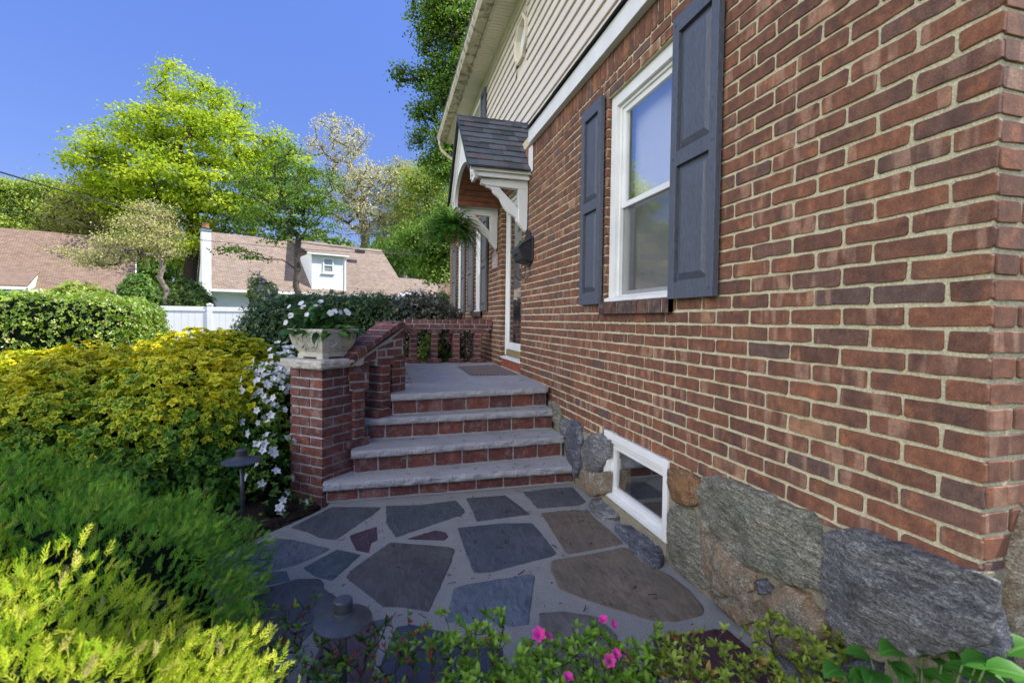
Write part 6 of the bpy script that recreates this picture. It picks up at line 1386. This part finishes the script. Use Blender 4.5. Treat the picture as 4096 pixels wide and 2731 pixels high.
# trimmed sunny hedge
hl = [((-9.3, 9.75, .55), (3.55, .85, 1.10), 8)]
shrub("trimmed_hedge", "long square trimmed green hedge in full sun at the left", "hedge", hl, 30000, .046, M['leaf_hedge'], spray3, jit=.035, bumpy=.07, bs=3, thick=.10, tilt=.7, upb=.3, shrink=.9)
dh = [((-2.75, 7.15, .55), (.85, .75, 1.0), 3.5), ((-2.0, 7.1, .6), (.9, .7, 1.05), 3.5)]
shrub("dark_hedge", "dense dark green boxwood hedge behind the planter", "hedge", dh, 26000, .028, M['leaf_box'], spray3, jit=.04, bumpy=.10, bs=3.5, thick=.10, tilt=.7, upb=.3, shrink=.88)
ph_ = [((-.98, 7.15, .62), (.78, .7, 1.05), 3)]
shrub("purple_leaved_shrub", "dark bronze leaved rounded shrub behind the far brick railing", "shrub", ph_, 13000, .032, M['leaf_bronze'], spray3, jit=.05, bumpy=.10, bs=3.5, thick=.12, tilt=.8, shrink=.86)
p_ = PT(1020, 700, 12.8)
shrub("garden_shrub", "bright green sunlit shrub at the far corner of the brick house", "shrub", [((p_[0], p_[1], .8), (.40, .5, 1.2))], 4500, .06, M['leaf_g'], spray3, bumpy=.12, thick=.12, shrink=.8)
p_ = PT(320, 660, 15)
shrub("garden_shrub", "bushy green shrub poking up behind the trimmed hedge", "shrub", [((p_[0], p_[1], 1.3), (.66, .5, 1.3)), ((p_[0] - .9, p_[1], .9), (.5, .4, 1.15))], 8000, .075, M['leaf_g'], spray3, bumpy=.15, thick=.2, shrink=.75)
p_ = PT(175, 675, 13)
shrub("garden_shrub", "pale young leaves of a shrub just above the left hedge", "shrub", [((p_[0], p_[1], 1.0), (1.2, .4, 1.12))], 3800, .09, M['leaf_yg2'], spray3, bumpy=.15, thick=.15, shrink=.8)
p_ = PT(420, 690, 18)
shrub("garden_shrub", "shrub with small white blossom beneath the maple trunk", "shrub", [((p_[0], p_[1], 1.2), (1.1, .7, 1.45))], 6500, .09, M['leaf_g2'], spray3, bumpy=.15, thick=.2, shrink=.75)
p_ = PT(597, 690, 16.5)
o, P, Nn = shrub("lilac_bush", "lilac bush with faded mauve flowers against the white wall", "shrub", [((p_[0], p_[1], 2.1), (.42, .4, .60)), ((p_[0] + .2, p_[1], 1.3), (.5, .4, 1.1))], 2600, .07, M['leaf_g2'], spray3, bumpy=.35, bs=3, thick=.5, coremat=False)
sel = np.where((P[:, 2] > 1.5) & (rng.random(len(P)) < .3))[0]; flowers(o, P[sel], Nn[sel], .05, M['flower_lilac'])
p_ = PT(945, 640, 24); o, P, Nn = shrub("white_azalea", "distant bank of white blossom beyond the white house roof", "shrub", [((p_[0], p_[1], 1.6), (1.1, .6, 1.02))], 2500, .09, M['flower_white'], spray3, bumpy=.1, thick=.1, shrink=.85)
o, P, Nn = shrub("yellow_azalea", "small shrub with yellow flowers seen through the far railing", "shrub", [((-.84, 6.26, .25), (.24, .13, .82))], 700, .04, M['leaf_g'], spray3, thick=.1, coremat=False); sel = rng.choice(len(P), 170, replace=False); flowers(o, P[sel], Nn[sel], .028, M['flower_yellow'])
o, P, Nn = shrub("pink_azalea", "small pink azalea seen through the far railing next to the wall", "shrub", [((-.52, 6.3, .45), (.14, .14, .62))], 500, .04, M['leaf_dk'], spray3, thick=.1, coremat=False); sel = np.where(P[:, 2] > .88)[0][:50]; flowers(o, P[sel], Nn[sel], .028, M['flower_pink'])
# ---------------- junipers in the foreground
def juniper_spray(n=9):
    thin = T_quad(.22); it = []; r_ = random.Random(1); up_ = np.array([[0, 0, 1.]])
    def rod(p, d, L): it.append((thin, frames(np.array(d)[None], up_ + [[0, r_.uniform(-.6, .6), 0]])[0] * L, p))
    for j in range(4): rod(np.array([.25 * j, 0, .05 * j * j * .3]), [1, r_.uniform(-.12, .12), .08 * j], .36)
    for k in range(n):
        x = .1 + .85 * k / n; L = .40 * (1 - .55 * k / n) * r_.uniform(.8, 1.15); sd = 1 if k % 2 else -1; d = np.array([.75, sd * .6, r_.uniform(-.1, .3)]); d = d / np.linalg.norm(d); p = np.array([x, 0, .05 * x * x])
        rod(p, d, L)
        for j in (.35, .6, .8):
            q = p + d * L * j; s2 = sd if r_.random() < .5 else -sd; d2 = d * .8 + np.array([.1, s2 * .55, r_.uniform(-.3, .4)]); rod(q, d2, L * .42)
    return T_merge(it)
jsp = juniper_spray()
def juniper(label, ells, n, size, mat, seed=0):
    c = ells[0][0]; o = empty("juniper", (c[0], c[1], 0), label, "shrub", "junipers in the front bed"); P, Nn = shell(ells, n, jit=.02, bumpy=.15, bs=5.5, thick=.12, seed=seed)
    d = unit(Nn * .9 + np.array([.1, .0, .35]) + rng.normal(size=Nn.shape) * .5); Fr = frames(d, rdir(len(d))); instance_mesh("foliage", jsp, P - d * size * .3, Fr, size * (.6 + .7 * rng.random(len(P))), mat, o); core("branches", ells, M['shrubcore'], o, .78)  # dark core inside the sprays is painted shade, not real branches
JA = [((-2.72, 1.12, .10), (.74, .92, .50)), ((-3.55, 1.75, .10), (.95, .85, .55)), ((-2.25, .75, .0), (.42, .5, .34))]
JB = [((-2.45, .26, .15), (.72, .58, .56)), ((-3.2, .72, .15), (.8, .7, .60)), ((-1.98, .22, .05), (.36, .42, .44))]
juniper("green feathery juniper spreading along the left side of the paving", JA, 20000, .041, M['juniper'])
juniper("golden tipped juniper in the sun at the bottom left corner", JB, 18000, .038, M['juniper_gold_sunlit'], 5)
# ---------------- azaleas along the bottom edge
def azalea(label, pts, group, leafy=1.0, red=0.0, seed=0, leafmat_='leaf_az2', nbase=4, flow=()):
    R_ = np.random.default_rng(seed); C = np.array(pts); cen = C.mean(0); o = empty("azalea", (cen[0], cen[1], 0), label, "shrub", group)
    nb = nbase; bases = np.stack([np.linspace(C[:, 0].min() + .04, C[:, 0].max() - .04, nb), np.full(nb, cen[1] - .05) + R_.normal(size=nb) * .04, np.full(nb, -.03)], 1)
    mb = MB(); nodes = [b_ for b_ in bases]; par = [-1] * nb
    for i in range(nb):
        prev = i
        for k in range(1, 3): nodes.append(bases[i] + np.array([R_.normal() * .02, R_.normal() * .02, .045 * k])); par.append(prev); prev = len(nodes) - 1
    for i in np.argsort(C[:, 2] + R_.random(len(C)) * .05):
        P = np.array(nodes); d = np.linalg.norm(P - C[i], axis=1) + np.maximum(0, P[:, 2] - C[i][2] + .02) * 2; d[:nb] += 1; j = int(np.argmin(d)); a = P[j]; L = np.linalg.norm(C[i] - a); m_ = max(2, int(L / .022)); sag = R_.normal(size=3) * L * .12; prev = j
        for s_ in range(1, m_ + 1):
            t = s_ / m_; nodes.append(a + (C[i] - a) * t + sag * sin(pi * t) + R_.normal(size=3) * .0015); par.append(prev); prev = len(nodes) - 1
    n = len(nodes); cnt = np.zeros(n); ch = [[] for _ in range(n)]
    for i in range(n):
        if par[i] >= 0: ch[par[i]].append(i)
    for i in range(n - 1, -1, -1):
        if not ch[i]: cnt[i] = 1
        if par[i] >= 0: cnt[par[i]] += cnt[i]
    rad = .0013 * cnt ** .42; stack = [(i, None) for i in range(nb)]
    while stack:
        i, frm = stack.pop(); chain = ([frm] if frm is not None else []) + [i]
        while ch[chain[-1]]:
            cs_ = sorted(ch[chain[-1]], key=lambda q: -cnt[q]); stack += [(q, chain[-1]) for q in cs_[1:]]; chain.append(cs_[0])
        if len(chain) > 1: mb.tube([nodes[q] for q in chain], [min(.006, rad[q]) for q in chain], 5)
    mb.build("stems", M['twig'], o, smooth=True)
    lf = C[R_.random(len(C)) < leafy]; ros_ = rosette(5, w=.42, segs=3, up_=.45)
    dirs = unit(R_.normal(size=lf.shape) * .45 + np.array([0, -.05, 1.])); Fr = rand_frames(dirs, .1, 0); instance_mesh("leaves", ros_, lf, Fr, .030 * (.7 + .6 * R_.random(len(lf))), M[leafmat_], o)
    allp = np.array(nodes[nb * 3:]); k = R_.choice(len(allp), int(len(lf) * .9)); one = rosette(2, w=.42, segs=2, up_=.3); instance_mesh("leaves", one, allp[k], rand_frames(unit(R_.normal(size=(len(k), 3)) + [0, 0, .8]), .4, 0), .022 * (.6 + .7 * R_.random(len(k))), M[leafmat_], o)
    if red:
        rd = C[R_.random(len(C)) < red]; it = [(T_leaf(.3, .3, .02, 1), frames(np.array([[cos(q) * .45, sin(q) * .45, 1]]), np.array([[cos(q + 1), sin(q + 1), 0.]]))[0], (0, 0, 0)) for q in (0, 1.6, 3.1, 4.7)]
        piece_parts("bud", T_merge(it), rd, rand_frames(np.tile([0, 0, 1.], (len(rd), 1)), .35, 0), .017 * (.7 + .8 * R_.random(len(rd))), M['bud'], o)
    if len(flow): F_ = np.array([f[0] for f in flow]); pet = T_leaf(.15, .75, .12, 3, 1.2); it = [(pet, frames(np.array([[cos(q) * .8, sin(q) * .8, .75]]), np.array([[0, 0, 1.]]))[0], (0, 0, 0)) for q in np.arange(6) * 1.047]; piece_parts("flower", T_merge(it), F_, rand_frames(unit(np.array([f[1] for f in flow], float)), .1, 0), np.array([f[2] for f in flow]) * 1.08, M['flower_pink'], o)
    return o
TOP = np.array([(560, 1400), (620, 1395), (660, 1365), (710, 1340), (760, 1420), (850, 1365), (920, 1400), (985, 1430), (1020, 1400), (1080, 1420), (1150, 1400), (1180, 1460), (1250, 1460), (1330, 1430), (1400, 1450), (1470, 1490), (1500, 1430), (1560, 1440), (1620, 1450), (1700, 1430), (1780, 1375), (1850, 1440), (1950, 1430), (2050, 1380), (2100, 1450), (2200, 1500), (2352, 1500)], float)
def tips(x0, x1, n, seed, zlo=.14, zhi=.31, bias=.8):
    R_ = np.random.default_rng(seed); out = []
    while len(out) < n:
        px = R_.uniform(x0, x1); t = np.interp(px, TOP[:, 0], TOP[:, 1]); py = t + (1640 - t) * R_.random() ** bias; z = (zhi - .02 - (zhi - zlo) * (py - t) / (1640 - t)) + R_.normal() * .02; out.append(atz((px * 1.7415, py * 1.7415), z))
    return out
azalea("half bare azalea with red buds growing round the near path light", tips(560, 1010, 330, 1), "azaleas along the near edge of the paving", .34, .45, 1, 'leaf_az', 7)
fl = [(atz((2155, 2540), .31), (-.2, -.6, .7), .030), (atz((2185, 2545), .30), (.6, -.4, .5), .020), (atz((2415, 2485), .31), (-.2, -.4, .8), .022), (atz((2445, 2500), .31), (.5, -.5, .5), .020), (atz((2435, 2640), .26), (-.1, -.7, .6), .026), (atz((2460, 2620), .27), (.1, -.6, .8), .022), (atz((2505, 2635), .27), (.5, -.5, .6), .020), (atz((2270, 2715), .22), (.0, -.4, .8), .022)]
azalea("fresh green azalea with several magenta flowers in the middle of the near bed", tips(1000, 1510, 430, 2), "azaleas along the near edge of the paving", 1.0, .03, 2, 'leaf_az2', 6, fl)
azalea("yellow green azalea without flowers in front of the foundation stones", tips(1490, 2330, 560, 3, .12, .30), "azaleas along the near edge of the paving", .95, .05, 3, 'leaf_az3', 7)
def hydrangea():
    o = empty("hydrangea", (-.05, .05, 0), "hydrangea with big serrated green leaves in the bottom right corner", "plant"); lf = T_leaf(.14, .72, .10, 7)
    v, f, mg = lf; v = v.copy()
    for i in range(len(v)):
        if mg[i] == 1 and i not in (len(v) - 1,): v[i, 1] *= 1 + (.06 if (i // 3) % 2 else -.04)
    L = [((3560, 2610), .37, (-.9, -.1, .12), .115), ((3330, 2690), .34, (-1, -.2, .05), .10), ((3640, 2540), .38, (-.3, .5, .25), .10), ((3800, 2600), .38, (.3, .3, .2), .12), ((3930, 2660), .36, (.8, -.3, .05), .12), ((4060, 2470), .41, (.2, .4, .35), .11), ((4090, 2600), .39, (.9, -.1, .15), .13), ((3600, 2700), .34, (-.6, -.6, .05), .12), ((3860, 2700), .35, (.2, -.8, .05), .12), ((3730, 2650), .37, (-.2, -.5, .15), .11),
         ((3430, 2620), .35, (-.7, .3, .1), .09), ((3960, 2540), .39, (.4, .5, .2), .11), ((4040, 2700), .36, (.7, -.6, 0), .12), ((3480, 2720), .33, (-.9, -.5, 0), .11), ((3760, 2720), .35, (0, -.9, 0), .11)]
    r_ = random.Random(12)
    for _ in range(16): L.append(((r_.uniform(3300, 4130), r_.uniform(2590, 2760)), r_.uniform(.30, .36), (r_.uniform(-1, 1), r_.uniform(-1, .3), r_.uniform(-.1, .2)), r_.uniform(.07, .11)))
    P = np.array([atz(p, z + max(0, min(1, (p[0] - 3700) / 250)) * .10) for p, z, d, s_ in L]); d = unit(np.array([l[2] for l in L], float)); Fr = frames(d, np.tile([0, -.35, 1.], (len(L), 1)) + rng.normal(size=(len(L), 3)) * .15); sz = np.array([l[3] for l in L]) * .78
    instance_mesh("leaves", (v, f, mg), P - d * sz[:, None] * .5, Fr, sz, M['hydrangea'], o, smooth=True)
    mb = MB(); b0 = np.array([-.04, .1, -.05])
    for p, dd, s_ in zip(P, d, sz): q = p - dd * s_ * .5; mb.tube([b0 + rng.normal(size=3) * [.03, .02, 0], b0 * .4 + q * .6 + [0, 0, -.02], q], [.005, .004, .0025], 6)
    mb.build("stems", M['stemgreen'], o, smooth=True)
hydrangea()
# ---------------- impatiens in the planter
def impatiens():
    o = empty("impatiens", (pc3[0], pc3[1], zc_ + .19), "white flowering impatiens filling the stone planter", "flowering plant"); c = np.array([pc3[0], pc3[1], zc_ + .185])
    lf = T_leaf(.12, .42, .12, 5); n = 330; d = rdir(n, .45); d = d[(d[:, 2] > -.35)]; n = len(d); r_ = .06 + .19 * rng.random((n, 1)); P = c + [0, 0, .02] + d * r_ * np.array([1.0, 1.0, .80]); P[:, 2] = np.maximum(P[:, 2], c[2] + .005)
    dd = unit(d * np.array([1, 1, .25]) + np.array([0, 0, -.22]) + rng.normal(size=d.shape) * .3); Fr = frames(dd, unit(d + [0, 0, .5])); instance_mesh("leaves", lf, P, Fr, .105 * (.65 + .5 * rng.random(n)), M['impatiens'], o, smooth=True)
    mb = MB()
    for k in range(0, n, 4): mb.tube([c + d[k] * .02 - [0, 0, .02], c + d[k] * .08, P[k]], [.004, .0035, .002], 5)
    mb.build("stems", M['stemgreen'], o)
    F_ = [((1225, 1280), -.10), ((1262, 1264), -.05), ((1225, 1345), -.2), ((1254, 1352), -.22), ((1163, 1345), -.12), ((1150, 1272), -.05), ((1325, 1252), -.2), ((1345, 1248), -.18), ((1362, 1250), -.18), ((1383, 1248), -.16), ((1392, 1258), -.16), ((1280, 1205), .0), ((1160, 1228), -.05), ((1215, 1212), 0), ((1190, 1300), -.2)]
    F_ = [((1228, 1258), -.18), ((1262, 1224), -.05), ((1157, 1226), -.10), ((1163, 1262), -.16), ((1322, 1252), -.2), ((1338, 1247), -.19), ((1362, 1249), -.18), ((1385, 1244), -.15), ((1392, 1252), -.15), ((1283, 1206), .0), ((1205, 1213), 0), ((1144, 1290), -.12), ((1212, 1229), -.1)]
    P = np.array([aty(p, pc3[1] + dy) for p, dy in F_]); dirs = unit(P - c + np.array([0, -.25, .05])); pet = T_leaf(.02, 1.0, .03, 3, 1.35); it = [(pet, frames(np.array([[cos(q), sin(q), .12]]), np.array([[0, 0, 1.]]))[0], (0, 0, 0)) for q in np.arange(5) * 1.2566]
    piece_parts("flower", T_merge(it), P, rand_frames(dirs, .12, 0), .0235 * (.75 + .35 * rng.random(len(P))), M['flower_white'], o)
    mb = MB()
    for p in P: mb.tube([c + (p - c) * .35, c + (p - c) * .7 + [0, 0, .01], p], .0016, 4)
    mb.build("flower_stalks", M['stemgreen'], o)
impatiens()
# ---------------- hanging fern
def fern():
    c = aty((1806, 925), 5.62); hook = np.array([-.69, 5.64, 2.83]); o = empty("hanging_basket", tuple(c), "small terracotta pot hanging from a chain at the far front corner of the porch roof", "hanging basket")
    mb = MB(); mb.lathe([(.06, -.13), (.085, -.06), (.105, .02), (.11, .03), (.10, .03), (.09, -.0)], tuple(c + [0, 0, -.02]), 22); mb.build("pot", M['terra'], o, smooth=True)
    mb = MB(); mb.tube([hook + [0, 0, .04], hook, hook + [.0, 0, -.05], c + [0, 0, .22]], .004, 5)
    for k in range(3): q = 2.09 * k; mb.tube([c + [0, 0, .22], c + [.1 * cos(q), .1 * sin(q), .01]], .0022, 4)
    mb.build("chain", M['rustwire'], o)
    f_ = empty("boston_fern", tuple(c), "lush drooping green fern hanging below the porch roof", "fern"); pin = T_quad(.32); it_p = []; it_f = []; it_s = []; sp = MB()
    R_ = np.random.default_rng(3)
    for k in range(200):
        az = R_.uniform(0, 2 * pi); el = R_.uniform(-.2, 1.35); L = R_.uniform(.36, .62) * (1 if el < 1. else .8); p = c + np.array([0, 0, .03]); d = np.array([cos(az) * cos(el), sin(az) * cos(el), sin(el)]); pts = [p.copy()]; m_ = 24; drop = R_.uniform(1.3, 2.1)
        for i in range(m_):
            d = d + np.array([0, 0, -drop / m_ * (1.0 if el > .3 else .9)]); d = d / np.linalg.norm(d); p = p + d * L / m_; pts.append(p.copy())
        pts = np.array(pts); sp.tube(pts[::3], .0015, 3)
        for i in range(2, m_):
            t = (pts[i + 1] - pts[i - 1]); t = t / np.linalg.norm(t); side = np.cross(t, [0, 0, 1.]); side = side / max(.05, np.linalg.norm(side)); u = np.cross(side, t); w_ = .048 * sin(pi * min(1, (i / m_) ** .75)) + .006
            for sg in (-1, 1):
                dd = side * sg + t * .25 - u * .15; it_p.append(pts[i]); it_f.append(dd); it_s.append(w_)
    P = np.array(it_p); D_ = unit(np.array(it_f)); Fr = frames(D_, rdir(len(D_), 2.)); instance_mesh("fronds", T_quad(.36), P, Fr, np.array(it_s), M['fern'], f_); sp.build("stalks", M['stemgreen'], f_)
fern()
